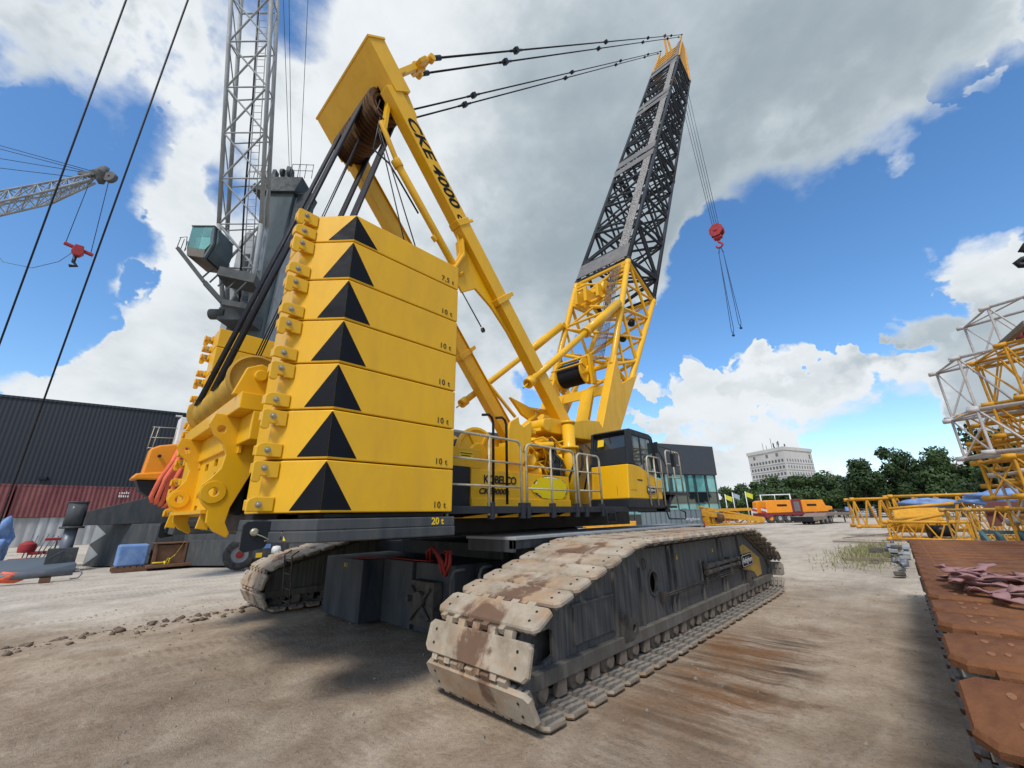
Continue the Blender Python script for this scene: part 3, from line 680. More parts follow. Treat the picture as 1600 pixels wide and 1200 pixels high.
for y0, y1 in ((3.6,4.25),(4.3,4.85),(4.95,5.6),(5.7,6.0)): ub.px([(y0,1.72),(y1,1.72),(y1,1.785),(y1-.1,1.785),(y0,1.735)], 2.0, 2.45)
ub.bx(1.3,1.9,3.25,3.7,1.55,1.78); ub.build('deck_bracket', [YEL], crane, bevel=.008)
dark = MB(); dark.bx(-1.2,1.6,2.0,9.6,1.50,1.79); dark.bx(1.25,2.3,3.1,3.85,1.875,2.42); dark.bx(-2.3,-1.1,3.4,6.2,1.88,2.7); dark.build('engine_bay_and_shade', [BLACK], crane)  # lowest box is black to stand for the deep shade under the deck
# side panel with lettering
hp = MB(); hp.bx(1.9, 2.32, 3.86, 5.0, 1.875, 2.40); hp.bx(1.9, 2.30, 5.0, 6.22, 1.875, 2.40); hp.bx(2.32,2.335,3.86,6.2,1.875,1.99); hp.bx(2.30,2.33,4.98,5.03,1.875,2.5)
pan = hp.build('machinery_panel', [YEL], crane, bevel=.01)
wide = lambda M, k: (lambda x, y, z: M(x*k, y, z))
side = lambda y, z, x=2.325: plane_map((x, y, z), (0,1,0), (0,0,1))
text('panel_text', 'KOBELCO', BLACK, pan, side(4.44,2.255), .165, 0, .004, bold=.004, space=.9)
text('panel_text', 'CKE4000c', BLACK, pan, wide(side(4.30,2.085,2.327),1.25), .115, .25, .004, bold=.003)
em = MB(); ell = lambda k: [(5.68+.47*k*math.cos(t*.2244), 2.185+.20*k*math.sin(t*.2244)) for t in range(28)]
em.px(ell(1.0), 2.301, 2.309, 1); em.px(ell(.95), 2.309, 2.313, 2); em.px(ell(.8), 2.313, 2.315, 1)
em.px([(5.14,2.17),(5.2,2.10),(5.34,2.09),(5.42,2.01),(5.95,2.00),(6.06,2.06),(6.06,2.14),(6.12,2.2),(6.10,2.27),(6.02,2.29),(5.95,2.35),(5.40,2.35),(5.30,2.31),(5.30,2.24),(5.18,2.23)], 2.315, 2.320, 0)
em.build('round_emblem', [LEMON, BLACK, WHITEP], pan, label='bright yellow patch over a round black and white emblem')
bxm = MB(); bxm.bx(1.55, 2.05, 3.3, 4.3, 2.44, 2.74); bxm.bx(1.5,2.0,4.3,4.9,2.3,2.62); bxm.bx(1.2,1.9,3.2,5.9,2.34,2.44); bxl = bxm.build('valve_box', [YEL], crane, bevel=.012)
lb = MB(); lb.bx(2.051, 2.056, 3.84, 4.12, 2.55, 2.68, 0); lb.bx(2.056, 2.058, 3.86, 4.10, 2.645, 2.66, 1); lb.bx(2.056, 2.058, 3.88, 4.06, 2.61, 2.625, 1)
lb.build('instruction_label', [MARKY, BLACK], bxl)
# winches behind the panel
def winch(c, rf, rd, half, mats, nm, ax=(1,0,0)):
    w = MB(); w.lathe([(.05,-half-.05),(.2,-half-.05),(rf,-half-.02),(rf,-half+.03),(rd,-half+.04),(rd,half-.04),(rf,half-.03),(rf,half+.02),(rf-.05,half+.03),(rf-.09,half+.01),(.2,half+.02),(.18,half+.07),(.001,half+.07)], c, ax, 30, 0)
    a = V(ax)
    for i in range(9):
        t = -half+.08+i*(2*half-.16)/8
        w.lathe([(rd,-.03),(rd+.035,-.02),(rd+.04,0),(rd+.035,.02),(rd,.03)], V(c)+a*t, ax, 24, 1)
    for k in range(6):
        t = k*1.047
        w.beam(V(c)+a*(half+.03)+V((0,math.cos(t),math.sin(t)))*.16, V(c)+a*(half+.03)+V((0,math.cos(t),math.sin(t)))*(rf-.05), .05, .03, a, 0)
    return w.build(nm, mats, crane, bevel=.006)
winch((1.0,4.75,2.78), .48, .30, .42, [YEL, STEELR], 'winch_drum'); winch((.2,3.9,2.85), .42, .28, .5, [YEL, STEELR], 'winch_drum')
fa = MB(); fa.tube((1.2,3.5,2.75),(1.95,3.5,2.9), .25, 18); fa.obx((1.6,3.55,3.0),(.24,.06,.03),(0,.09,.03),(0,-.02,.14)); fa.build('air_filter', [BLACK], crane, bevel=.01)
ch = MB(); ch.px([(4.92,2.6),(4.96,3.18),(5.0,3.3),(5.2,3.42),(5.23,3.3),(5.33,3.25),(5.47,3.34),(5.55,3.40),(5.53,3.0),(5.4,2.75),(5.3,2.6)], 1.96, 2.02)
ch.bx(1.5,1.96,4.98,5.35,2.4,2.9); o = ch.build('saddle_plate', [YEL], crane, bevel=.006)
tr = MB(); tr.px([(5.28,2.80),(5.40,2.80),(5.34,2.92)], 2.021, 2.025, 0); tr.px([(5.30,2.812),(5.38,2.812),(5.34,2.895)], 2.025, 2.027, 1); tr.build('warning_sticker', [BLACK, MARKY], o)
pv = MB(); pv.tube((1.9,6.85,1.9),(1.9,6.85,3.56), .13, 18); pv.tube((1.9,6.85,3.02),(1.9,6.85,3.07), .2, 18); pv.tube((1.9,6.85,3.55),(1.9,6.85,3.60), .15, 18)
pv.build('swing_post', [YEL], crane)
fb = MB(); fb.px([(6.15,3.34),(6.2,3.55),(6.5,3.66),(7.3,3.68),(7.3,3.36)], 1.3, 1.72); fb.tube((1.25,6.28,3.47),(1.8,6.28,3.47), .13, 16)
fb.px([(7.25,3.35),(7.3,3.7),(7.9,3.85),(8.5,3.9),(8.7,3.7),(8.5,3.4)], .8, 1.65); fb.build('mast_foot_bracket', [YEL], crane, bevel=.015)
# pipework and valves
mc = MB(); rn = random.Random(11)
for i in range(26):
    y = rn.uniform(5.55, 7.0); z = rn.uniform(2.42, 3.2); x = rn.uniform(1.25, 1.75)
    t = rn.random()
    if t < .4: mc.tube((x,y,z), (x+rn.uniform(-.1,.25), y+rn.uniform(.15,.45), z+rn.uniform(-.05,.1)), rn.uniform(.04,.1), 12)
    elif t < .7: mc.bx(x, x+rn.uniform(.1,.3), y, y+rn.uniform(.1,.3), z, z+rn.uniform(.08,.25))
    else: mc.lathe([(.02,-.1),(.12,-.1),(.14,-.05),(.14,.05),(.08,.1),(.001,.12)], (x+.1,y,z), (rn.random(),rn.random()-.5,rn.random()), 14)
for i in range(16):
    y = rn.uniform(5.6, 6.9); z = rn.uniform(2.5, 3.25); x = 1.75+rn.random()*.12
    mc.path([(x-.4,y,z),(x,y+.05,z+.05),(x+.05,y+.14,z-.05),(x,y+.3,z-.2),(x-.1,y+.34,z-.45)], .018, 6)
mc.bx(1.2,1.6,5.5,7.2,2.3,2.6); mc.bx(1.1,1.5,5.6,7.0,2.6,3.1)
mc.build('swing_motor', [YEL], crane, bevel=.006)
ho = MB()
for i in range(11):
    y = rn.uniform(6.2, 7.5); x = rn.uniform(1.75, 2.05); z = rn.uniform(2.7, 3.35)
    ho.path([(x,y,z),(x+.06,y+.08,z-.12),(x+.1,y+.02,z-.4),(x+.02,y-.08,z-.7),(x-.1,y-.02,z-.95)], .02, 7)
for i in range(4): ho.path([(1.9,6.2+i*.05,2.95),(1.98,6.2+i*.05,2.6),(1.95,6.15+i*.05,2.36)], .03, 8)
ho.build('hydraulic_hose', [BLACK], crane)
# two bent vent pipes
for y in (4.12, 4.40):
    MB().path([(2.5,y,1.9),(2.5,y,3.08),(2.5,y-.03,3.15),(2.5,y-.09,3.185),(2.5,y-.22,3.16)], .02, 8).build('vent_pipe', [BLACK], crane)
# railings
def railing(pts, z0, z1, posts, nm='railing'):
    r = MB(); a, b = V(pts[0]), V(pts[1]); d = (b-a).normalized(); k = .10
    top = [a+V((0,0,z0)), a+V((0,0,z1-k))] + [a+d*k*(1-math.cos(t))+V((0,0,z1-k+k*math.sin(t))) for t in (.4,.8,1.2,1.571)]
    top += [b-d*k*(1-math.cos(t))+V((0,0,z1-k+k*math.sin(t))) for t in (1.571,1.2,.8,.4)] + [b+V((0,0,z1-k)), b+V((0,0,z0))]
    r.path(top, .02, 8)
    for f in (.36, .68): r.tube(a+V((0,0,z0+(z1-z0)*f)), b+V((0,0,z0+(z1-z0)*f)), .014, 7)
    for t in posts: p = a.lerp(b, t); r.tube(p+V((0,0,z0)), p+V((0,0,z1)), .019, 8)
    return r.build(nm, [GALV], crane)
railing(((2.64,3.2,0),(2.64,4.56,0)), 1.75, 2.82, (.52,)); railing(((2.64,4.68,0),(2.64,5.93,0)), 1.75, 2.8, (.48,))
railing(((2.64,6.02,0),(2.64,6.74,0)), 1.78, 2.78, (.45,)); railing(((2.72,8.55,0),(2.72,9.25,0)), 1.9, 2.95, (.5,)); railing(((2.64,9.75,0),(2.64,10.55,0)), 2.2, 3.2, (.5,))
MB().bx(2.3,2.75,9.5,10.65,2.14,2.2).build('front_platform', [BLACK], crane, bevel=.004); st = MB(); st.bx(2.3,2.7,8.4,9.9,1.85,1.9); st.path([(2.7,9.6,2.15),(2.72,9.5,1.95),(2.7,9.3,1.85)], .03, 6)
st.path([(2.74,9.2,1.8),(2.74,9.3,1.62),(2.74,10.2,1.6),(2.74,10.25,1.75),(2.74,10.0,1.8)], .018, 6); st.beam((2.55,9.3,1.85),(2.55,9.9,2.16),.3,.05)
for y in (6.72, 7.02): st.path([(2.72,y,1.85),(2.74,y,1.56)], .014, 6)
for z in (1.76,1.6): st.tube((2.73,6.72,z),(2.73,7.02,z), .012, 6)
st.build('cab_step', [BLACK], crane, bevel=.004)
# ---- operator cab
CW0, CW1, CY0, CY1 = 1.82, 2.70, 7.66, 9.15
cabm = MB()
low = [(CY0+.0,2.03),(CY1+.05,2.03),(CY1+.08,2.45),(8.75,2.55),(8.25,2.70),(8.0,2.72),(CY0+.07,2.72)]
cabm.px(low, CW0, CW1, 0)
cabm.px([(CY0-.03,1.85),(CY1+.05,1.85),(CY1+.05,2.03),(CY0-.03,2.03)], CW0-.02, CW1+.012, 1)
cab = cabm.build('cab', [YEL, CHAR], crane, bevel=.02)
up = MB()
prof = [(CY0+.07,2.721),(8.02,2.721),(8.04,3.36),(8.98,3.34),(9.12,2.75),(9.2,2.5),(9.24,2.5),(9.16,2.85),(9.0,3.42),(8.86,3.47),(7.95,3.49),(7.80,3.44)]
up.px(prof, CW1-.05, CW1, 0); up.px(prof, CW0, CW0+.05, 0)
up.px([(7.80,3.44),(7.95,3.49),(8.86,3.47),(9.0,3.42),(8.98,3.36),(7.85,3.38)], CW0+.05, CW1-.05, 0)            # roof
rw = [(1.88,3.05),(2.63,3.10),(2.63,3.36),(1.88,3.34)]
yb = lambda z: CY0+.1+(z-2.861)*.24
up.prism([(CW0,2.721),(CW1-.001,2.721),(CW1-.001,3.44),(CW0,3.44)], lambda a,b,t: (a, yb(b)+t, b), 0, .05, 0, [rw])
up.bx(CW1-.045,CW1-.005,8.36,8.42,2.75,3.37); up.px([(8.86,3.40),(8.94,3.40),(9.16,2.55),(9.10,2.5)], CW1-.045, CW1-.005, 0); up.beam((CW1-.025,8.02,2.75),(CW1-.025,8.8,2.48),.04,.07,(0,0,1))
up.build('cab_upper', [CHAR], cab, bevel=.015)
gl = MB(); gl.px([(8.03,3.35),(8.97,3.33),(9.17,2.52),(8.72,2.56),(8.25,2.70),(8.03,2.76)], CW1-.032, CW1-.02, 0); gl.build('side_window', [glass('cab_glass', (.045,.085,.080), .04, .25)], cab)
gl = MB(); gl.prism([(a,b) for a,b in rw], lambda a,b,t: (a, yb(b)+t, b), .02, .03, 0); gl.build('rear_window', [GLASSD], cab)
gl = MB(); gl.prism([(1.95,3.15),(2.1,3.16),(2.1,3.31),(1.95,3.31)], lambda a,b,t: (a, yb(b)+t, b), .012, .018, 0); gl.build('yellow_sticker', [MARKY], cab)
wi = MB(); wi.tube((2.1,8.5,3.5),(2.1,8.5,3.56),.04,10); wi.path([(2.74,9.05,3.2),(2.78,9.25,2.95),(2.76,9.45,2.78)], .012, 6); wi.bx(2.72,2.80,9.0,9.05,3.05,3.3); wi.path([(2.6,9.2,3.3),(2.9,9.45,3.15),(2.95,9.5,2.9)], .012, 6); wi.bx(2.9,2.98,9.4,9.5,2.75,3.05)
for k in range(6): wi.bx(2.0+k*.1,2.03+k*.1,8.9,8.95,3.45,3.5)
wi.build('mirror_arm', [BLACK], cab)
tr = MB(); tr.bx(CW1,CW1+.006,8.08,8.3,2.40,2.425); tr.bx(CW1-.001,CW1+.004,7.76,8.0,2.2,2.205); tr.bx(2.45,2.452,CY0-.005,CY0,2.1,2.3); tr.build('small_marking', [BLACK], cab)
plate_sign(cab, (CW1+.02,8.62,2.22), (0,1,0), (0,0,1), .34, .17, 'Adrighem', .09)
seat = MB(); seat.bx(2.0,2.5,8.1,8.55,2.5,2.9); seat.bx(2.0,2.5,8.05,8.18,2.9,3.25); seat.build('seat', [BLACK], cab, bevel=.03)

# ================================================================== COUNTERWEIGHT
Z0, BH = 1.80, .503
def cw_block(sgn, k):
    z0 = Z0+k*BH; hgt = BH if k < 6 else .377; z1 = z0+hgt-.012
    mx_ = lambda x: sgn*x
    poly = [(1.88,1.22),(2.34,1.22),(2.78,1.62),(2.78,3.17),(1.88,3.17)]
    m = MB(); m.pz([(mx_(a), b) for a, b in poly], z0, z1, 0)
    bl = m.build('counterweight_block', [YEL], crane, bevel=.012)
    g = MB()                                                      # triangle folded round the corner
    hw = .30; za, zb = z0+.022, z1-.012
    e1 = V((mx_(.7385*hw), .6743*hw*1, 0)); T = V((mx_(-.7385), -.6743, 0)); Nn = V((mx_(.6743), -.7385, 0))
    C = V((mx_(2.78), 1.62, 0))
    def tri(d, n):
        a, b, c = C+V((0,0,zb)), C+V((0,0,za)), C+d*hw+V((0,0,za)); o_ = n*.003
        g.add([a+o_, b+o_, c+o_], [(0,1,2)])
    tri(V((0,1,0)), V((mx_(1),0,0))); tri(T, Nn)
    g.build('black_triangle', [DECAL], bl)
    if sgn > 0:
        text('weight_mark', '7,5 t' if k == 6 else '10 t', BLACK, bl, side(2.98, z0+.075, 2.784), .105, 0, .003, space=1.1)
    # hook lugs at the rear corner, one above and one below each joint
    for zz, lo in ((z0+.078, True), (z1-.078, False)):
        lug = MB(); xa, xb = sorted((mx_(2.43), mx_(2.46)))
        a = [(1.085,-.062),(1.31,-.062),(1.31,.07),(1.14,.07),(1.10,.05),(1.085,.02)] if lo else [(1.085,-.115),(1.105,-.135),(1.14,-.135),(1.16,-.115),(1.16,-.075),(1.22,-.075),(1.22,-.09),(1.31,-.09),(1.31,.062),(1.11,.062),(1.085,.045)]
        lug.px([(p, q+zz) for p, q in a], xa, xb, 0)
        lug.bx(*sorted((mx_(2.32), mx_(2.43))), 1.19, 1.30, zz-.05, zz+.05, 0)
        lug.bx(*sorted((mx_(2.34), mx_(2.43))), 1.088, 1.105, zz-.05, zz+.045, 0)
        lo_ = lug.build('hook_lug', [YEL], bl, bevel=.008)
        b_ = MB(); c_ = V((xb, 1.18, zz+.0)); b_.lathe([(.020,.0),(.020,.013),(.015,.022),(.001,.024)], c_, (1,0,0), 12); b_.lathe([(.030,0),(.030,.004),(.02,.004)], c_, (1,0,0), 14)
        b_.build('bolt', [BOLT], bl)
    return bl
for s_ in (1, -1):
    for k in range(7): cw_block(s_, k)
bs = MB()
for s_ in (1, -1):
    o1 = [(1.84,1.2),(2.34,1.2),(2.80,1.60),(2.80,3.2),(1.84,3.2)]
    bs.pz([(s_*a, b) for a, b in o1], 1.64, 1.745, 0); o2 = [(a*1.004-.0, b-.008 if b < 1.5 else b) for a, b in o1]
    bs.pz([(s_*a, b) for a, b in o2], 1.535, 1.64, 0)
    bs.bx(*sorted((s_*2.0, s_*2.7)), 1.7, 3.1, 1.745, 1.80, 1)
bs.bx(-1.84,1.84,1.72,3.1,1.54,1.74,0); bs.bx(-1.3,1.3,1.45,1.72,1.6,2.4,1)
base_o = bs.build('counterweight_base', [SLATE, BLACK], crane, bevel=.012)
text('weight_mark', '20 t', MARKY, base_o, side(2.95,1.695,2.803), .105, 0, .003, bold=.002)
stk = MB()
def wtri(M, r):
    stk.prism([(-r*.9,-r*.5),(r*.9,-r*.5),(0,r)], M, .002, .004, 0); stk.prism([(-r*.7,-r*.38),(r*.7,-r*.38),(0,r*.74)], M, .004, .005, 1)
    stk.prism([(-r*.25,-r*.25),(r*.25,-r*.25),(.1*r,-.05*r),(.22*r,.1*r),(.05*r,.1*r),(-.05*r,.3*r),(-.12*r,0)], M, .005, .006, 0)
wtri(plane_map((2.802,1.86,1.585),(0,1,0),(0,0,1)), .072); wtri(plane_map((2.56,1.385,1.585),(.755,.656,0),(0,0,1)), .068)
stk.build('warning_sticker', [BLACK, MARKY], base_o)
for s_ in (1, -1):                                               # lowest hooks in black
    l = MB(); xa, xb = sorted((s_*2.43, s_*2.47))
    l.px([(1.09,1.50),(1.12,1.47),(1.28,1.50),(1.31,1.55),(1.31,1.73),(1.12,1.73),(1.09,1.70)], xa, xb, 0); l.bx(*sorted((s_*2.3, s_*2.43)), 1.16, 1.32, 1.56, 1.72, 0)
    l.lathe([(.034,0),(.034,.02),(.02,.03),(.001,.03)], (xb,1.18,1.64), (1,0,0), 14, 1); l.path([(xb+.02,1.18,1.63),(xb+.03,1.25,1.60),(xb+.03,1.30,1.575),(xb+.02,1.27,1.56)], .006, 5, 1)
    l.build('base_lug', [BLACK, BOLT], base_o, bevel=.006)
# ---- rope drum and its cradle between the two stacks
dr = MB(); prof = [(.04,-1.36),(.14,-1.36),(.30,-1.32),(.30,-1.26),(.235,-1.25)]
n_ = 40
for i in range(n_):
    t = -1.24+2.4*i/n_; prof += [(.222,t),(.240,t+.022),(.222,t+.044)]
prof += [(.24,1.17),(.31,1.18),(.31,1.25),(.285,1.26),(.26,1.24),(.25,1.23),(.15,1.23),(.14,1.30),(.07,1.31),(.06,1.35),(.001,1.35)]
dr.lathe(prof, (.02,1.25,3.40), (1,0,0), 36, 0)
dr.build('hoist_drum', [paint('drum_yellow', (.56,.32,.02), .5, var=.15, dirt=(.34,.22,.06), amt=.3, dscale=4, soft=.5)], crane)
db = MB()
db.bx(-1.7, 1.62, 1.05, 1.62, 2.93, 3.13, 0); db.bx(-1.7,1.62,1.2,1.5,2.6,2.93,0)
db.px([(1.0,3.13),(1.6,3.13),(1.42,3.50),(1.25,3.56),(1.10,3.48)], 1.36, 1.42, 0); db.px([(1.0,3.13),(1.6,3.13),(1.42,3.50),(1.25,3.56),(1.1,3.48)], -1.48, -1.42, 0); db.tube((1.3,1.25,3.4),(1.47,1.25,3.4),.07,16)
db.bx(.5,1.3,1.1,1.55,3.7,3.98,0) if False else None
db.beam((.70,1.6,3.45),(.70,1.9,4.05),.16,.05,(0,1,0)); db.beam((1.02,1.6,3.45),(1.02,1.9,4.05),.16,.05,(0,1,0)); db.beam((.35,1.4,3.55),(.62,1.75,3.98),.08,.12); db.tube((.5,1.5,3.7),(1.1,1.5,3.7),.07,12); db.bx(.6,1.1,1.5,1.7,3.1,3.6)
cradle = db.build('drum_cradle', [YEL], crane, bevel=.012)
plate = [(.94,2.95),(.90,2.82),(.98,2.68),(1.07,2.60),(1.12,2.48),(1.10,2.32),(1.02,2.2),(.95,2.13),(.93,2.03),(.99,1.92),(1.05,1.86),(1.06,1.72),(1.14,1.63),(1.28,1.555),(1.30,1.60),(1.24,1.72),(1.26,1.88),(1.42,2.3),(1.52,2.93),(1.3,2.95)]
for s_ in (1, -1):
    pl = MB(); pl.px(plate, s_*1.08-.03, s_*1.08+.03, 0, [circ(1.03,2.77,.045,12), circ(1.07,2.05,.045,14)])
    pl.px(circ(1.07,2.05,.125,20), s_*1.08+.03, s_*1.08+.045, 0, [circ(1.07,2.05,.05,14)]); pl.bx(s_*1.08+.03, s_*1.08+.07, 1.22, 1.26, 2.5, 2.93, 0)
    pl.px([(1.0,1.66),(1.03,1.86),(1.1,1.86),(1.12,1.64)], s_*1.08-.16, s_*1.08-.12, 0)
    pl.build('lifting_plate', [YEL], crane, bevel=.01)
rp = MB(); slots = [[(x-.1,z-.05),(x+.1,z-.05),(x+.1,z+.05),(x-.1,z+.05)] for x, z in ((-.55,2.72),(.0,2.72),(.55,2.72),(-.55,2.48),(.0,2.5),(.55,2.48),(-.75,2.1),(.75,2.1),(-.75,1.9),(-.2,2.1),(.3,2.1))]
rp.py([(-1.05,1.8),(1.05,1.8),(1.05,2.9),(-1.05,2.9)], 1.24, 1.27, 0, slots); rp.bx(-1.05,1.05,1.0,1.24,1.82,1.86)
rp.bx(-1.0,1.0,1.34,1.40,1.8,2.9,1)
text('plate_text', 'J 3', BLACK, rp.build('slotted_plate', [YEL, BLACK], crane), plane_map((.1,1.236,2.31),(1,0,0),(0,0,1)), .13)
kn = MB(); kn.beam((1.25,1.62,1.8),(1.35,1.75,2.75),.05,.12); kn.tube((1.2,1.5,1.95),(1.34,1.5,1.95), .1, 16); kn.bx(1.2,1.3,1.4,1.6,1.85,2.1); kn.build('link_arm', [BLACK], crane, bevel=.008)
# ================================================================== MAST
def mp(s, n, x): return V((x, 2.97+.649*s+.761*n, 9.63-.761*s+.649*n))
for x0, x1, txt in ((.95,1.2,True), (-.95,-.70,False)):
    m = MB()
    m.prism([(-.4,-.27),(8.0,-.27),(8.25,-.1),(8.1,.08),(-.4,.08)], lambda a,b,t: mp(a,b,t), x0, x1, 0)
    for s in ((4.2,) if txt else (5.0,)):
        m.prism([(s,-.33),(s+.14,-.33),(s+.14,.14),(s,.14)], lambda a,b,t: mp(a,b,t), x0-.03, x1+.03, 0)
        c = mp(s+.07,.14,(x0+x1)/2+.05); m.beam(c, c+V((.0,.19,.17)), .06, .10)
    if txt:
        c = mp(2.45,.08,1.1); m.beam(c, c+V((.05,.16,.12)), .05, .07); m.prism([(2.38,-.29),(2.52,-.29),(2.52,.1),(2.38,.1)], lambda a,b,t: mp(a,b,t), x0-.01, x1+.02, 0)
        m.prism([(2.6,-.27),(3.0,-.5),(3.25,-1.02),(3.75,-1.02),(3.8,-.6),(4.3,-.42),(5.4,-.27)], lambda a,b,t: mp(a,b,t), 1.0, 1.06, 0)
        m.prism([(2.75,-.33),(3.05,-.52),(3.25,-1.0),(3.3,-1.0),(3.1,-.5),(2.8,-.30)], lambda a,b,t: mp(a,b,t), .92, 1.16, 0)
    else:
        m.prism([(.3,.081),(7.9,.081),(7.9,.10),(.3,.10)], lambda a,b,t: mp(a,b,t), x0-.03, x1+.05, 0)
        c = mp(4.2,-.3,x0+.1); m.beam(c, c+V((0,-.1,-.12)), .06, .08)
    # gusset below the head and eye for the pin
    m.prism([(-.4,.08),(.35,.08),(.15,.22),(-.4,.3)], lambda a,b,t: mp(a,b,t), x0+.05, x1-.05, 0)
    mb_ = m.build('mast_beam', [YEL], crane, bevel=.012)
    if txt:
        c = mp(1.12,-.095,1.203); ux = mp(1,0,0)-mp(0,0,0); uy = mp(0,1,0)-mp(0,0,0)
        text('mast_text', 'CKE 4000', DECAL, mb_, wide(plane_map(mp(1.16,-.095,1.203), ux, uy), 1.36), .34, .28, .004, bold=.008)
        text('mast_text', 'c', DECAL, mb_, wide(plane_map(mp(2.33,-.12,1.203), ux, uy), 1.3), .26, .28, .004, bold=.005)
hd = MB()
fr_ = [(-1.32,-.11),(-.28,-.11),(-.28,.30),(-1.32,.30)]
for a, b in ((1.16,1.22),(-1.22,-1.16)): hd.prism(fr_, lambda p,q,t: mp(p,q,t), a, b, 0)
hd.prism([(-1.34,-.12),(-1.30,-.12),(-1.30,.32),(-1.34,.32)], lambda p,q,t: mp(p,q,t), -1.24, 1.24, 0)
hd.prism([(-1.30,-.11),(-.62,-.11),(-.62,-.08),(-1.30,-.08)], lambda p,q,t: mp(p,q,t), -1.16, 1.16, 0)
hd.prism([(-1.30,.27),(-.28,.27),(-.28,.30),(-1.30,.30)], lambda p,q,t: mp(p,q,t), -1.16, 1.16, 0)
for a, b in ((.86,1.16),(-1.16,-.86)): hd.prism([(-.62,-.11),(-.02,-.11),(-.02,.05),(-.62,.27)], lambda p,q,t: mp(p,q,t), a, b, 0)
hd.prism([(-1.3,.30),(-1.25,.30),(-.9,.34),(-.9,.30)], lambda p,q,t: mp(p,q,t), .3, 1.0, 0)
head = hd.build('mast_head', [YEL], crane, bevel=.01)
SHV = paint('worn_sheave', (.34,.17,.06), .6, var=.35, dirt=(.05,.035,.03), amt=.4, dscale=6, soft=.4)
s0 = None
for i in range(16):
    x = -.80+i*.1 + (.06 if i > 7 else 0)
    if s0 is None:
        w = MB(); w.lathe([(.2,-.026),(.365,-.026),(.38,-.018),(.33,-.004),(.33,.004),(.38,.018),(.365,.026),(.2,.026)], mp(-.28,-.10,x), (1,0,0), 32); w.lathe([(.27,-.05),(.27,.05)], mp(-.28,-.10,x), (1,0,0), 24, 1)
        s0 = w.build('sheave', [SHV, BLACK], head); xs0 = x
    else:
        o = s0.copy(); COL.objects.link(o); o.parent = head; o.location = s0.location+V((x-xs0,0,0))
# hoist ropes drum -> head
c1, c2 = V((0,1.25,3.40)), mp(-.28,-.10,0)
d = (c2-c1); d.x = 0; L_ = d.length; d.normalize(); nn = V((0, d.z, -d.y))
for gx0, hx0, sgn in ((-.98,-.78,-1),(.12,.18,-1),(-.80,-.72,1),(.35,.30,1)):
    for i in range(7):
        a = c1+nn*(.25*sgn if sgn < 0 else .42)+V((gx0+i*.055,0,0)); b = c2+nn*sgn*.34+V((hx0+i*.050,0,0))
        MB().tube(a, b, .030, 6).build('hoist_rope', [STEELR], crane)
for a, b in (((-.1,1.4,3.62),mp(-.1,-.4,.1)), ((-.35,1.4,3.6),mp(-.1,-.42,-.05)), ((.15,1.4,3.62),mp(-.1,-.42,.02))): MB().tube(a, b, .010, 6).build('tagline_rope', [STEELR], crane)
# raising cylinder below the right beam
cy = MB(); cy.tube(mp(1.05,-.86,1.0), mp(3.4,-.80,1.0), .075, 16); cy.tube(mp(.2,-.70,1.0), mp(1.1,-.86,1.0), .05, 12); cy.tube(mp(.95,-.86,1.0), mp(1.1,-.86,1.0), .095, 14)
cy.tube(mp(3.3,-.80,.92), mp(3.45,-.80,1.08), .08, 12); cy.tube(mp(2.5,-.95,1.0), mp(2.62,-.93,1.0), .05, 8); cy.beam(mp(-.25,-.15,.95), mp(.35,-.72,.98), .07, .14, (1,0,0))
cy.build('raising_cylinder', [YEL], crane, bevel=.004)
hz = MB(); hz.path([mp(.0,-.5,.9),mp(.35,-.8,.82),mp(.6,-1.05,.8),mp(.95,-.95,.9),mp(1.35,-.98,.95),mp(2.0,-.95,.95)], .018, 6); hz.path([mp(-.3,-.3,.9),mp(.0,-.65,.95),mp(.2,-.55,1.0),mp(-.1,-.3,1.0)], .014, 6)
hz.build('hydraulic_hose', [BLACK], crane)
MB().tube(mp(.2,-.6,.75), (1.1,3.6,5.4), .012, 6).tube(mp(.25,-.72,.9), (1.25,3.9,5.2), .012, 6).build('tagline_rope', [STEELR], crane)
rod = MB(); rod.tube(mp(3.7,-1.0,1.03), mp(4.55,-1.02,1.06), .014, 8); rod.lathe([(.03,-.02),(.055,-.02),(.055,.02),(.03,.02)], mp(4.62,-1.02,1.06), (1,.2,0), 14)
rod.build('locking_rod', [DUSTBLK], crane)
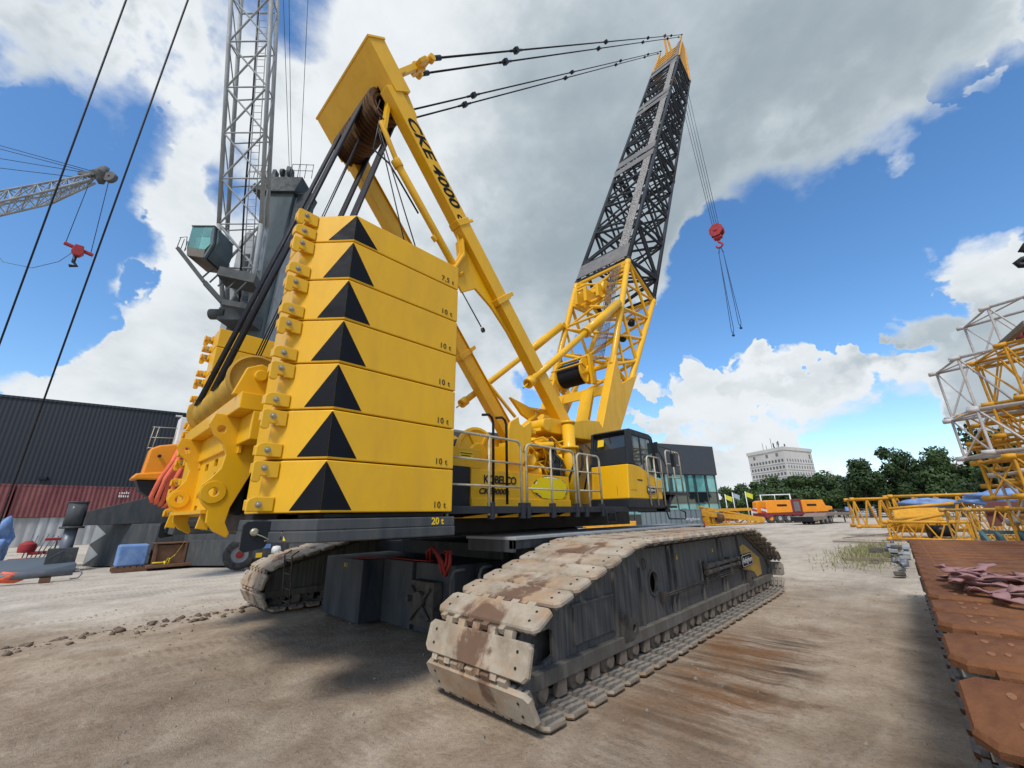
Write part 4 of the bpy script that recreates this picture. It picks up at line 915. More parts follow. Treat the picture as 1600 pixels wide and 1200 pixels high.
# links from the head to the pendants
TIP = V((0, 28.2, 41.35)); LNK = V((0, 3.48, 11.52))
for s_ in (1, -1):
    lk = MB(); xc = s_*.97
    a = mp(-.75,.28,xc); b = V((xc,3.2,11.2)); lk.beam(a, a.lerp(b,.45), .10, .20, (1,0,0)); lk.beam(a.lerp(b,.4), b, .13, .12, (1,0,0))
    q = MB()
    lk.prism([(-.28,.0),(-.2,-.14),(.2,-.14),(.28,.0),(.24,.13),(.12,.10),(0,.16),(-.12,.10),(-.24,.13)], plane_map(V((xc,3.3,11.32)), (1,0,0), (0,.64,.77)), -.05, .05, 0)
    lk.beam(b, V((xc,3.38,11.42)), .2, .10, (1,0,0))
    lk.tube((xc-.28,3.42,11.46), (xc+.28,3.42,11.46), .045, 12)
    for e_ in (-.24,.24): lk.lathe([(.0001,-.07),(.085,-.07),(.085,.07),(.0001,.07)], (xc+e_,3.45,11.48), (1,0,0), 16)
    lk.build('pendant_link', [YEL], crane, bevel=.01)
    for e_ in (-.24,.24):
        a = LNK+V((xc+e_,0,0)); b = TIP+V((s_*.95+e_*.55,0,0)); pn = MB()
        pn.tube(a, b, .026, 8); dv = (b-a).normalized()
        pd = pn.build('pendant_rope', [STEELR], crane)
        for p0, p1, rr in ((a-dv*.05, a+dv*.32, .055), (b-dv*.5, b, .055)): MB().tube(p0, p1, rr, 10).build('rope_socket', [STEELR], pd)
        for f in (.115,.37,.62,.85):
            p = a.lerp(b, f); cp = MB(); cp.tube(p-dv*.40, p+dv*.40, .036, 8); cp.obx(p, (.07,0,0), dv*.10, dv.cross(V((1,0,0)))*.07)
            cp.build('rope_coupling', [STEELR], pd)
# ================================================================== BOOM
def bp(s, n, x): return V((x, 12.1+.4656*s+.885*n, 10.6+.885*s-.4656*n))
REAR, FRONT, HW = .13, 2.15, 1.14
def lattice(mb, C, n, r, m=0, ends=True):
    """C(t, i) gives chord i (0..3 round the section) at t 0..1; zigzag lacing on four faces"""
    for f in range(4):
        g_ = (f+1) % 4
        for k in range(n):
            t0, t1 = k/n, (k+1)/n
            if (k+f) % 2 == 0: mb.tube(C(t0,f), C(t1,g_), r, 6, m=m, cap=False)
            else: mb.tube(C(t0,g_), C(t1,f), r, 6, m=m, cap=False)
        if ends:
            for t in (0.004, .996): mb.tube(C(t,f), C(t,g_), r*1.15, 6, m=m, cap=False)
CH = [(REAR,HW),(REAR,-HW),(FRONT,-HW),(FRONT,HW)]
def straight(s0, s1): return lambda t, i: bp(s0+(s1-s0)*t, CH[i][0], CH[i][1])
for s0, s1, nb in ((.12,10.2,8),(10.4,19.4,8),(19.6,28.1,8)):
    C = straight(s0, s1); b = MB()
    for i in range(4):
        b.tube(C(0,i), C(1,i), .085, 10)
        for t in (0, 1): b.tube(C(t,i)+(C(1,i)-C(0,i)).normalized()*(-.12 if t == 0 else -.02), C(t,i)+(C(1,i)-C(0,i)).normalized()*(.04 if t == 0 else .12), .105, 10)
    sec = b.build('boom_section', [BOOMD], crane)
    l = MB(); lattice(l, C, nb, .062); lattice(l, lambda t, i: C(1-t, (1-i) % 4), nb-1, .05, 0, False)
    for k in range(nb):                                        # posts across the rear and front faces
        t = k/nb
        if k % 2: l.tube(C(t,0), C(t,1), .036, 6, cap=False); l.tube(C(t,3), C(t,2), .036, 6, cap=False); l.tube(C(t,0), C(t,3), .03, 6, cap=False)
        if k in (1, nb-1): l.tube(C(t,0), C(t,2), .04, 6, cap=False); l.tube(C(t,1), C(t,3), .04, 6, cap=False)
    l.build('lacing', [BOOMD], sec)
    w = MB(); w.prism([(s0,REAR-.11),(s1,REAR-.11),(s1,REAR-.08),(s0,REAR-.08)], lambda a,q,t: bp(a,q,t), .62, 1.02, 0)
    w.build('walkway', [GRATE], sec)
    p = MB()
    def pan_(a, c, x0=-1.12, x1=1.12): p.prism([(a,REAR-.125),(c,REAR-.125),(c,REAR-.09),(a,REAR-.09)], lambda u_,q,t: bp(u_,q,t), x0, x1, 0)
    if s0 < 1: pan_(s0+.08, s0+.98, -1.12, -.01); pan_(s0+.08, s0+.98, .0, 1.12); pan_(s1-.75, s1-.05)
    elif s0 < 12: pan_(s0+.05, s0+.8); pan_(s1-.8, s1-.05)
    else: pan_(s0+.05, s0+.8); pan_(s1-.9, s1-.02)
    p.build('cover_plate', [PANELG], sec)
# foot section
b = MB()
def CB(t, i):
    s = -4.9+4.9*t; n0 = .58+(REAR-.58)*t; n1 = 1.62+(FRONT-1.62)*t
    return bp(s, n0 if i in (0,1) else n1, CH[i][1])
for i in range(4):
    b.tube(CB(0,i), CB(.99,i), .105, 12)
    b.tube(CB(.95,i), CB(1.0,i), .115, 12)
for s_ in (1, -1):
    foot = [(-9.3,.85),(-9.1,.65),(-7.3,.60),(-4.6,.5),(-5.3,1.05),(-4.3,1.75),(-4.9,1.66),(-6.7,1.42),(-9.0,1.2),(-9.3,1.05)]
    b.prism(foot, lambda a,q,t: bp(a,q,t), s_*HW-.13, s_*HW+.13, 0)
bb = b.build('boom_foot', [YEL], crane, bevel=.01)
l = MB(); lattice(l, CB, 4, .062); lattice(l, lambda t, i: CB(1-t, (1-i) % 4), 4, .045, 0, False)
l.tube(CB(.52,0), CB(.52,1), .05, 8); l.tube(CB(.8,0), CB(.8,1), .05, 8)
for t in (.86,.91,.95):
    l.beam(CB(t,1), CB(t,1).lerp(CB(t,0),.24), .08, .08); l.beam(CB(t,0), CB(t,0).lerp(CB(t,1),.24), .08, .08)
l.tube(bp(-7.4,.95,-1.1), bp(-7.4,.95,1.1), .10, 10); l.tube(bp(-8.6,.95,-1.1), bp(-8.6,.95,1.1), .09, 10)
l.tube(bp(-7.3,.95,-1), bp(-8.7,.95,1.0), .06, 8); l.tube(bp(-8.7,.95,-1), bp(-7.3,.95,1.0), .06, 8); l.tube(bp(-5.9,1.0,.1), bp(-8.9,.9,.75), .085, 10)
l.prism([(-5.9,.72),(-5.62,.62),(-5.62,.74),(-5.8,.85)], lambda a,q,t: bp(a,q,t), -1.0, 1.0, 0)
l.prism([(-6.9,.72),(-5.7,.62),(-5.7,.72),(-6.7,.82)], lambda a,q,t: bp(a,q,t), .2, .62, 0); l.prism([(-6.6,.72),(-5.7,.62),(-5.7,.72),(-6.5,.82)], lambda a,q,t: bp(a,q,t), -.85, -.5, 0)
l.build('lacing', [YEL], bb, bevel=.004)
w = MB(); w.prism([(-4.7,.36),(-.3,.02),(-.3,.05),(-4.7,.39)], lambda a,q,t: bp(a,q,t), .55, .95, 0); w.v = []; w.f = []; w.m = []; w.s = []
for k in range(9):
    x = .52+k*.05; w.tube(bp(-4.75,.36,x), bp(-.2,.03,x+.012*(k % 3-1)), .011, 5, cap=False)
for k in range(16): t = k/15; w.tube(bp(-4.7+4.4*t,.37-.34*t,.50), bp(-4.7+4.4*t,.37-.34*t,.94), .010, 5, cap=False)
w.build('rope_strands', [paint('worn_rope', (.17,.145,.12), .6, met=.3, var=.4, scale=15)], bb)
wd = MB(); c = bp(-5.0,.45,-.12)
wd.lathe([(.05,-.52),(.16,-.52),(.43,-.5),(.43,-.45),(.34,-.44)], c, (1,0,0), 32, 0); wd.lathe([(.34,.44),(.43,.45),(.43,.5),(.16,.52),(.12,.58),(.001,.58)], c, (1,0,0), 32, 0)
prof = []
for i in range(26):
    t = -.44+.88*i/26; prof += [(.35,t),(.375,t+.017),(.35,t+.034)]
wd.lathe(prof, c, (1,0,0), 30, 1)
for k in range(7):
    t = k*.9; wd.beam(c+V((.52,0,0))+V((0,math.cos(t),math.sin(t)))*.12, c+V((.52,0,0))+V((0,math.cos(t),math.sin(t)))*.40, .05, .04, (1,0,0), 0)
wd.tube(c+V((-.6,.0,.48)), c+V((.6,.0,.48)), .05, 10); wd.tube(c+V((-.6,-.42,.12)), c+V((.6,-.42,.12)), .025, 8); wd.beam(c+V((-.56,.1,-.45)), c+V((-.56,0,.5)), .08,.25,(0,1,0)); wd.beam(c+V((.62,.1,-.45)), c+V((.62,0,.5)), .08,.25,(0,1,0))
wd.build('boom_winch', [YEL, STEELR], crane, bevel=.006)
gu = MB(); 
for z_ in (-.85,-1.55): gu.tube(bp(z_,.25,-.75), bp(z_,.25,.45), .08, 10)
for x in (-.6,-.2,.3): gu.bx(x-.06,x+.06,*[bp(-1.2,.25,0).y-.5,bp(-1.2,.25,0).y+.35],bp(-1.2,.25,0).z-.35,bp(-1.2,.25,0).z+.15)
gu.lathe([(.05,-.05),(.28,-.05),(.24,0),(.28,.05),(.05,.05)], bp(-1.1,.2,.42), (1,0,0), 20); gu.lathe([(.05,-.05),(.28,-.05),(.24,0),(.28,.05),(.05,.05)], bp(-1.1,.2,-.6), (1,0,0), 20)
gu.build('rope_guide', [YEL], crane, bevel=.008)
lp = MB(); lp.lathe([(.02,-.1),(.11,-.1),(.13,.06),(.09,.1),(.001,.1)], bp(-3.1,1.1,.9), (0,-.5,-.8), 12); lp.lathe([(.02,-.1),(.11,-.1),(.13,.06),(.09,.1),(.001,.1)], bp(-2.0,1.4,.9), (0,-.5,-.8), 12)
lp.build('work_lamp', [BLACK], crane)
for s_ in (1, -1):                                             # back stops
    t_ = MB(); a, m_, z = V((s_*1.16,11.05,8.32)), V((s_*1.16,9.0,6.62)), V((s_*1.16,6.45,4.52))
    t_.tube(a, m_, .135, 16); t_.tube(m_, z, .085, 14); t_.tube(m_+(a-m_)*.02, m_-(a-m_)*.03, .15, 16); t_.tube(z, z+(m_-z)*.06, .12, 14); t_.tube(z, z-(m_-z)*.06, .02, 8)
    t_.tube(a-V((.14*s_,0,0)), a+V((.1*s_,0,0)), .10, 12)
    t_.build('back_stop', [YEL], crane)
bk = MB(); bk.beam((-.9,7.2,5.15),(-.6,7.9,4.3),.12,.05); bk.prism([(6.5,4.35),(7.3,4.2),(7.6,3.75),(6.9,4.0)], lambda a,q,t: (t,a,q), .5, .58, 0); bk.tube((1.0,7.6,4.05),(.2,7.2,4.3),.06,8)
bk.tube((-1,8.3,3.6),(1,8.3,3.6),.16,14); bk.tube((.6,6.4,3.4),(.6,8.2,4.6),.05,8); bk.build('mast_bracket', [YEL], crane, bevel=.006)
# boom tip
def CT(t, i):
    s = 28.3+5.0*t; n1 = FRONT+(.75-FRONT)*max(0, t-.12)/.88
    return bp(s, REAR if i in (0,1) else n1, CH[i][1]*(1-.1*t))
b = MB()
for i in range(4): b.tube(CT(0,i), CT(1,i), .085, 10)
for k in range(6):
    t = .1+k*.16; b.beam(CT(t,0), CT(t,1), .32, .07, bp(0,1,0)-bp(0,0,0))
for s_ in (1, -1):
    b.prism([(28.3,.2),(33.0,.1),(33.5,.15),(33.6,.4),(33.2,1.0),(31,1.35),(28.9,2.2),(28.3,2.2)], lambda a,q,t: bp(a,q,t), s_*1.03-.03, s_*1.03+.03, 0)
    b.beam(bp(33.0,.1,s_*.98), bp(34.6,0,s_*.95), .10, .16, (1,0,0))
for x in (-.18,.18): b.beam(bp(32.6,.2,x), bp(33.9,-.75,x*.6), .09, .16, (1,0,0))
b.prism([(33.6,.9),(34.4,.2),(33.9,2.2),(32.9,3.0),(32.7,2.8)], lambda a,q,t: bp(a,q,t), .5, .56, 0)
b.prism([(33.6,.9),(34.4,.2),(33.9,2.2),(32.9,3.0),(32.7,2.8)], lambda a,q,t: bp(a,q,t), -.56, -.5, 0)
tip = b.build('boom_tip', [YEL_O], crane, bevel=.01)
p = MB(); p.prism([(28.4,.0),(29.1,.0),(29.1,.035),(28.4,.035)], lambda a,q,t: bp(a,q,t), -1.12, 1.12, 0); p.prism([(29.1,.0),(33.2,.0),(33.2,.035),(29.1,.035)], lambda a,q,t: bp(a,q,t), .8, 1.05, 0); p.build('cover_plate', [PANELG], tip)
sv = MB()
for k in range(6): sv.lathe([(.05,-.05),(.42,-.05),(.34,0),(.42,.05),(.05,.05)], bp(33.3,1.5,-.4+k*.16), (1,0,0), 18)
sv.lathe([(.03,-.1),(.12,-.1),(.12,.1),(.03,.1)], bp(34.05,-.95,0), (1,0,0), 12); sv.build('sheave', [SHV], tip)
# load ropes and hook block
HX, HY = 0, 31.2
for i in range(4):
    a = bp(33.3,1.9,-.36+i*.24); MB().tube((a.x, a.y, a.z), (HX-.22+i*.15, HY, 23.75), .020, 5).build('load_rope', [ROPEG], crane)
hb = thing('hook_block', 'red hook block hanging on four ropes from the tip of the dark boom', 'hook block', (HX, HY, 22.6))
octo = [(.54*math.cos(R(22.5+45*k)), 23.15+.58*math.sin(R(22.5+45*k))) for k in range(8)]
for y in (-.30, .22): 
    c_ = MB(); c_.py([(HX+a, z) for a, z in octo], HY+y, HY+y+.08); c_.tube((HX,HY+y-.05,23.2),(HX,HY+y+.13,23.2),.16,14); c_.build('cheek_plate', [RED], hb, bevel=.02)
sv = MB()
for y in (-.16,-.02,.12): sv.lathe([(.05,-.05),(.5,-.05),(.42,0),(.5,.05),(.05,.05)], (HX,HY+y,23.2), (0,1,0), 22)
sv.build('sheave', [REDM], hb)
hk = MB(); hk.tube((HX,HY,22.3),(HX,HY,22.65),.16,12); hk.bx(HX-.3,HX+.3,HY-.2,HY+.2,22.45,22.62)
hk.path([(HX,HY,22.35),(HX,HY,22.1),(HX+.18,HY,21.95),(HX+.22,HY,21.75),(HX+.05,HY,21.6),(HX-.15,HY,21.66),(HX-.24,HY,21.85)], .085, 10); hk.build('hook', [RED], hb)
for s_, ln in ((-1, 6.9), (1, 6.5)):
    sl_ = MB(); x = HX+s_*.16
    sl_.path([(HX,HY,21.68),(HX+s_*.1,HY,21.4),(x,HY,21.1)], .035, 6)
    for q in (-.035,.035): sl_.path([(x,HY,21.1),(x+q+s_*.06,HY,21.1-ln*.5),(x+q*2.4+s_*.12,HY,21.1-ln*.95),(x+s_*.13,HY,21.1-ln)], .024, 5)
    sl_.blob((x+s_*.13,HY,21.1-ln-.08), .11, 0, 3, .1, 1)
    tag(sl_.build('lifting_sling', [paint('sling_blue', (.02,.05,.12), .6)], loc=(HX,HY,21.1)), ('longer' if s_ < 0 else 'shorter')+' dark wire sling hanging from the red hook, '+('left' if s_ < 0 else 'right')+' one of the pair', 'sling', 'slings hanging from the red hook')
# ================================================================== HARBOUR CRANE
HB = thing('harbour_crane', 'grey harbour crane with tall dark tower, green glass cab and pale lattice jib', 'crane', (-20.5, 6.5, 0))
t = MB(); vx, vy = V((.70,.72,0)), V((-.72,.70,0))               # across the view, away from it
def hp_(o, poly, d0, d1, mb, m=0):
    mb.prism(poly, lambda a, b, k: V((o[0],o[1],0))+vx*a+vy*k+V((0,0,b)), d0, d1, m)
T0 = (-17.4, 4.6)
tw = MB(); hp_(T0, [(-.9,6),(.35,6),(.95,21),(-.75,21)], .2, 2.0, tw); hp_(T0, [(.35,6),(.55,6),(1.1,21),(.95,21)], .5, 1.9, tw, 1)
hp_(T0, [(-1.6,0),(1.2,0),(.8,9),(-1.2,9)], .0, 2.6, tw); hp_(T0, [(-1.75,10),(-.75,10),(-.75,17.6),(-1.3,18.4),(-1.75,17.5)], .3, 1.6, tw, 1)
tw.build('tower', [GREYT, GREYL], HB, bevel=.03)
for z0, z1 in ((11.0, 12.5), (13.2, 16.6)):
    w = MB(); hp_(T0, [(-1.35,z0),(-.95,z0),(-.95,z1),(-1.35,z1)], .255, .29, w); w.build('vent_grille', [BLACK], HB)
hdm = MB(); hp_(T0, [(-.8,21),(1.1,21),(1.45,22.1),(-.9,22.1)], .0, 2.2, hdm); hp_(T0, [(-1.9,21.6),(-.8,21.3),(-.8,21.6),(-1.7,22.0)], .4, 1.6, hdm)
hp_(T0, [(-.1,22.1),(.5,22.1),(.35,23.4),(.05,23.5)], .5, .9, hdm); hp_(T0, [(-.95,22.1),(-.55,22.1),(-.6,23.2),(-.8,23.2)], .5, .9, hdm)
for a in (-.2,.25): hdm.lathe([(.02,-.1),(.32,-.1),(.32,.1),(.02,.1)], V((T0[0],T0[1],0))+vx*(a+.05)+vy*.6+V((0,0,22.9)), vx, 14)
hp_(T0, [(1.1,19.2),(1.75,20.2),(1.75,21.4),(1.1,21.2)], .4, 1.3, hdm)
hdm.build('tower_head', [paint('tower_head_grey', (.045,.055,.06), .6, var=.3)], HB, bevel=.02)
def wp(o, a, d, z): return V((o[0],o[1],0))+vx*a+vy*d+V((0,0,z))
rl = MB()
for a0, a1, z in ((.7,2.0,22.1),(-1.9,-.8,22.0)):
    for k in (.5, 1.0): rl.tube(wp(T0,a0,0,z+k), wp(T0,a1,0,z+k*.95), .02, 5)
    for k in range(4): a = a0+(a1-a0)*k/3; rl.tube(wp(T0,a,0,z-.1), wp(T0,a,0,z+1.0), .02, 5)
for z in (19.4,20.2,21): rl.tube(wp(T0,1.2,.2,z), wp(T0,2.0,.3,z+.1), .02, 5); rl.tube(wp(T0,1.9,.3,z-.6), wp(T0,2.0,.3,z+.6), .02, 5)
rl.build('railing', [GREYT], HB)
hw_ = MB(); hw_.bx(-24,-16.5,3.0,10,.9,5.5); hw_.bx(-26,-15,2.5,11,.5,1.6); hw_.build('chassis', [SLATE], HB, bevel=.03)
# cab on its arm
C0 = (-16.25, 2.0)
def hc_(o, poly, d0, d1, mb, m=0): hp_(o, [(-.62+(a+.62)*.82, 15.1+(b-15.1)*.86) for a, b in poly], d0*.85, d1*.85, mb, m)
cbm = MB(); hc_(C0, [(-.98,14.75),(.15,14.6),(.15,14.05),(-.85,14.2)], -.2, 1.5, cbm, 1); hc_(C0, [(-1.0,16.2),(.42,16.2),(.42,16.28),(-1.0,16.28)], -.25, 1.6, cbm)
hc_(C0, [(.10,14.05),(.26,14.05),(.56,15.0),(.40,16.2),(.26,16.2),(.42,15.0)], -.22, -.05, cbm); hc_(C0, [(.28,14.1),(.55,14.6),(.66,15.3),(.5,16.15),(.3,16.15)], 0, 1.4, cbm)
cbm.build('cab', [GREYT, paint('cab_belly', (.14,.12,.10), .7)], HB, bevel=.02)
cg = MB(); hc_(C0, [(-.98,14.76),(.12,14.62),(.36,15.0),(.24,16.19),(-.98,16.19)], -.18, 1.45, cg); cg.build('cab_glass', [GLASSG], HB)
ca = MB(); ca.beam(wp(C0,-1.35,-.1,14.75), wp(C0,.1,.2,13.0), .3, .18); ca.beam(wp(C0,.1,.2,13.0), wp(C0,.9,.6,12.1), .3, .2); ca.beam(wp(C0,.9,.6,12.1), wp(C0,2.2,1.0,12.0), .3, .3); ca.beam(wp(C0,.6,.6,13.6), wp(C0,2.2,1.0,13.4), 1.2, .5)
for k in range(5): ca.beam(wp(C0,-.2+k*.45,.3,13.3-k*.22), wp(C0,.2+k*.45,.4,14.0-k*.2), .06, .06)
for k in range(3): ca.tube(wp(C0,-1.35+k*.2,-.2,14.75-k*.1), wp(C0,-1.3+k*.2,-.2,15.35-k*.1), .02, 5)
ca.path([wp(C0,-1.35,-.2,15.35),wp(C0,-1.0,-.2,15.4),wp(C0,-.9,-.2,14.6)], .02, 5); ca.build('cab_arm', [paint('arm_grey', (.07,.075,.075), .7, var=.3)], HB, bevel=.01)
# jib: four chords, foot tapered
JC = [((-17.11,2.27,17.01),(-13.2,-.3,31.1)), ((-15.46,3.86,16.98),(-11.63,1.2,31.1)), ((-16.0,4.25,17.2),(-12.4,1.7,31.2)), ((-17.7,2.75,17.2),(-13.9,.3,31.2))]
JF = [(-17.75,3.4,12.3), (-16.75,4.35,12.3), (-16.95,4.6,12.3), (-17.95,3.65,12.3)]
jm = MB()
for (a, b), f in zip(JC, JF): jm.tube(a, b, .105, 10); jm.tube(f, a, .105, 10)
jb = jm.build('jib', [GREYL], HB)
l = MB()
def lace(P0, P1, n, r, x):
    for f in range(4):
        g_ = (f+1) % 4; A, B_, C_, D_ = V(P0[f]), V(P1[f]), V(P0[g_]), V(P1[g_])
        for k in range(n):
            a0, a1, c0, c1_ = A.lerp(B_,k/n), A.lerp(B_,(k+1)/n), C_.lerp(D_,k/n), C_.lerp(D_,(k+1)/n)
            l.tube(a0, c0, r, 6, cap=False)
            if f in (0, 2) or k % 2: l.tube(a0, c1_, r, 6, cap=False)
            if f in (0, 2) or not k % 2: l.tube(c0, a1, r, 6, cap=False)
def jlace(P0, P1, n, r):
    for f in range(4):
        g_ = (f+1) % 4; A, B_, C_, D_ = V(P0[f]), V(P1[f]), V(P0[g_]), V(P1[g_])
        for k in range(n):
            a0, a1, c0, c1_ = A.lerp(B_,k/n), A.lerp(B_,(k+1)/n), C_.lerp(D_,k/n), C_.lerp(D_,(k+1)/n)
            l.tube(a0, c0, r*.8, 6, cap=False)
            if f == 0: l.tube(a0, c1_, r, 6, cap=False); l.tube(c0, a1, r, 6, cap=False)
            elif f != 2: l.tube(a0, c1_, r*.7, 6, cap=False)
jlace([c[0] for c in JC], [c[1] for c in JC], 6, .05); jlace(JF, [c[0] for c in JC], 2, .07)
l.build('lacing', [GREYL], jb)
ldr = MB(); a, b = V((-17.0,4.05,12.3)), V((-12.72,1.0,31.0)); o_ = V((.30,.31,0))
for q in (0, 1): ldr.tube(a+o_*q, b+o_*q, .025, 5)
for k in range(52): p = a.lerp(b, (k+.5)/52); ldr.tube(p, p+o_, .015, 5, cap=False)
ldr.path([a-o_*.25, a.lerp(b,.3)-o_*.5+V((0,0,.2)), a.lerp(b,.6)-o_*.2, b-o_*.25], .05, 6, 1); ldr.build('jib_ladder', [GREYL, BLACK], jb)
for p, q in ((wp(T0,.28,.6,23.4),(-11.94,2.07,31)), (wp(T0,.15,.6,23.4),(-12.4,1.9,31)), (wp(T0,1.0,.5,22.4),(-11.2,2.9,31))): MB().tube(p, q, .016, 5).build('hoist_rope', [STEELR], HB)
ft = MB(); hp_(T0, [(-.9,11.6),(.6,11.6),(.6,12.3),(-.9,12.3)], -1.2, .1, ft); ft.lathe([(.02,-.4),(.28,-.4),(.28,.4),(.02,.4)], wp(T0,-1.0,-1.0,12.0), vx, 16); ft.build('jib_pivot', [paint('pivot_dark', (.05,.055,.055), .6)], HB)
# outrigger beam and its support box
ob = thing('outrigger_box', 'long slate steel box beam with white diamond marks lying on the yard', 'steel beam', (-13.5, 3.5, 0))
bd = V((.80,.60,0)).normalized(); bn = V((.60,-.80,0)).normalized(); D0 = V((-17.3,.75,0))-bn*.75-bd*.85
def hb_(mb, poly, t0, t1, m=0): mb.prism(poly, lambda a, b, t: D0+bd*a+bn*t+V((0,0,b)), t0, t1, m)
bm_ = MB(); hb_(bm_, [(-.12,.02),(11.5,.02),(11.5,1.55),(.05,1.66)], -1.2, 0); o = bm_.build('box_beam', [SLATE], ob, bevel=.015)
mk = MB(); hb_(mk, [(.045,1.63),(-.03,.86),(.62,1.26)], .004, .008); hb_(mk, [(-.03,.84),(-.11,.05),(.50,.46)], .004, .008); mk.build('white_mark', [GREYL], o)
pf = MB(); hb_(pf, [(4.6,.06),(11.2,.06),(11.2,.95),(4.8,1.0)], .0, .25); pf.build('side_pocket', [SLATE], ob, bevel=.015)
oa = thing('crane_stabiliser', 'slate jack cylinder with a sloping beam, standing behind the white-marked box beam', 'stabiliser', (-17.2, .2, 0))
am = MB(); am.px([(.45,2.16),(2.8,2.93),(4.2,2.93),(4.2,1.7),(.45,1.62)], -17.6, -17.05); am.build('sloping_beam', [SLATE], oa, bevel=.02)
jc = MB(); jc.tube((-17.3,.15,1.60),(-17.3,.15,2.48),.29,20); jc.tube((-17.3,.15,2.48),(-17.3,.15,2.53),.31,20); jc.tube((-17.3,.15,1.52),(-17.3,.15,1.60),.36,20); jc.build('jack_housing', [SLATE], oa)
jr = MB(); jr.tube((-17.3,.15,.1),(-17.3,.15,1.52),.19,16); jr.lathe([(.001,0),(.4,0),(.4,.1),(.2,.14)], (-17.3,.15,.0), (0,0,1), 16); jr.build('jack_rod', [METALJ], oa)
og = thing('orange_winch', 'orange winch housing wrapped in coral webbing, behind the left counterweights', 'winch', (-10.3, 1.6, 2))
om = MB(); om.px([(1.22,2.98),(1.24,3.05),(1.3,3.9),(1.5,4.02),(2.5,4.25),(2.6,2.9)], -10.6, -10.0); om.px([(1.02,2.95),(1.1,3.12),(2.4,3.3),(2.4,2.95)], -10.7, -9.9); om.build('housing', [ORANGE], og, bevel=.05)
dm = MB(); dm.px([(1.3,2.62),(1.15,2.94),(2.6,2.94),(2.6,2.3),(1.6,2.4)], -10.6, -10.0); dm.tube((-9.98,1.55,3.68),(-9.9,1.55,3.68),.05,10); dm.build('base_bracket', [BLACK], og, bevel=.02)
for k in range(7):
    w = MB(); y0 = 1.72+k*.10; q_ = .05*(k % 2)
    band(w, [(-10.3,y0+.35,4.16),(-9.92+q_,y0+.3,4.1),(-9.86+q_,y0+.16,3.5),(-9.84+q_,y0-.02+.02*k,3.05),(-9.86+q_,y0-.14+.05*k,2.45-.05*k),(-10.0,y0-.06,2.28-.05*k),(-10.3,y0,2.4)], .12, (.25,1,.1)); w.build('webbing', [STRAP], og)
wc = MB(); wc.bx(-11.4,-10.8,1.95,3.2,2.6,5.15); wc.build('cabinet', [WHITEP], og, bevel=.03)
rl = MB()
for z in (4.6,4.95,5.3): rl.tube((-11.1,1.3,z-.55), (-11.1,1.95,z-.5), .014, 5)
for y in (1.3,1.42,1.9): rl.tube((-11.1,y,4.0), (-11.1,y+.05,4.78), .014, 5)
rl.build('railing', [GALV], og)
# ---- goods on the ground, left
pl = thing('blue_pallet', 'blue plastic wrapped load on a dark wooden pallet', 'pallet', (-15.0, 1.95, 0))
p = MB()
for k in range(6): p.bx(-15.4,-14.5,1.45+k*.17,1.58+k*.17,.13,.17)
for x in (-15.4,-14.98,-14.58): p.bx(x,x+.1,1.45,2.43,.0,.13)
p.build('pallet_boards', [BROWN], pl)
p = MB(); p.bx(-15.35,-14.62,1.5,2.36,.17,.92); p.build('wrapped_load', [BLUET], pl, bevel=.06)
br = thing('rusty_crate', 'dark rusty steel frame on a pallet tied with yellow webbing', 'crate', (-14.7, 3.0, 0))
p = MB(); p.bx(-15.1,-14.5,2.6,3.45,.18,.86,0)
for y in (2.52,3.45): 
    for x in (-15.15,-14.45): p.bx(x-.04,x+.04,y-.04,y+.04,.02,.94)
p.bx(-15.2,-14.4,2.48,3.5,.90,.95); p.bx(-15.3,-14.2,2.35,3.7,.08,.18); p.bx(-15.0,-14.4,3.55,4.1,.1,.8); p.build('steel_frame', [BROWN], br, bevel=.01)
w = MB(); band(w, [(-14.35,2.5,.25),(-14.33,2.9,.24),(-14.36,3.15,.5),(-14.38,3.35,.93)], .06, (0,.3,1)); band(w, [(-14.3,2.85,.3),(-14.25,2.92,.1),(-14.24,3.0,.28),(-14.25,2.95,.4),(-14.25,2.88,.15)], .06, (0,1,.2)); w.build('webbing', [YSTRAP], br)
vt = thing('yard_tractor', 'dark blue tractor with a big red-hubbed wheel behind the left crawler', 'tractor', (-11.5, 5.2, 0))
wl = MB(); wl.lathe([(.26,-.16),(.42,-.18),(.51,-.13),(.53,0),(.51,.13),(.42,.18),(.26,.16)], (-11.5,4.62,.53), (1,-.25,0), 30); ww = wl.build('wheel', [TYRE], vt)
rm = MB(); rm.lathe([(.001,.04),(.27,.06),(.30,.15),(.27,.165),(.22,.09),(.12,.10)], (-11.5,4.62,.53), (1,-.25,0), 24); rm.build('rim', [GREYL], ww)
rm = MB(); rm.lathe([(.13,.10),(.12,.16),(.001,.17)], (-11.5,4.62,.53), (1,-.25,0), 18); rm.build('hub', [RED], ww)
tb = MB(); tb.bx(-11.9,-11.0,4.95,6.3,.35,.95); tb.bx(-11.7,-11.1,5.1,6.4,.95,1.15); tb.build('bonnet', [NAVY], vt, bevel=.08)
tb = MB(); tb.bx(-11.0,-10.985,5.05,5.45,.72,.92); tb.build('blue_decal', [BLUET], vt); tb = MB(); tb.bx(-10.99,-10.975,5.0,5.2,.42,.58); tb.build('number_plate', [MARKY], vt); 
tb = MB(); tb.lathe([(.001,.1),(.12,.08),(.16,0),(.16,-.15),(.001,-.15)], (-10.85,5.62,.70), (0,0,1), 14); tb.build('white_tank', [WHITEP], vt)
wd_ = thing('steel_wedge', 'wide grey sloped steel plate box on the ground at the left edge', 'steel plate', (-17.5, -1, 0))
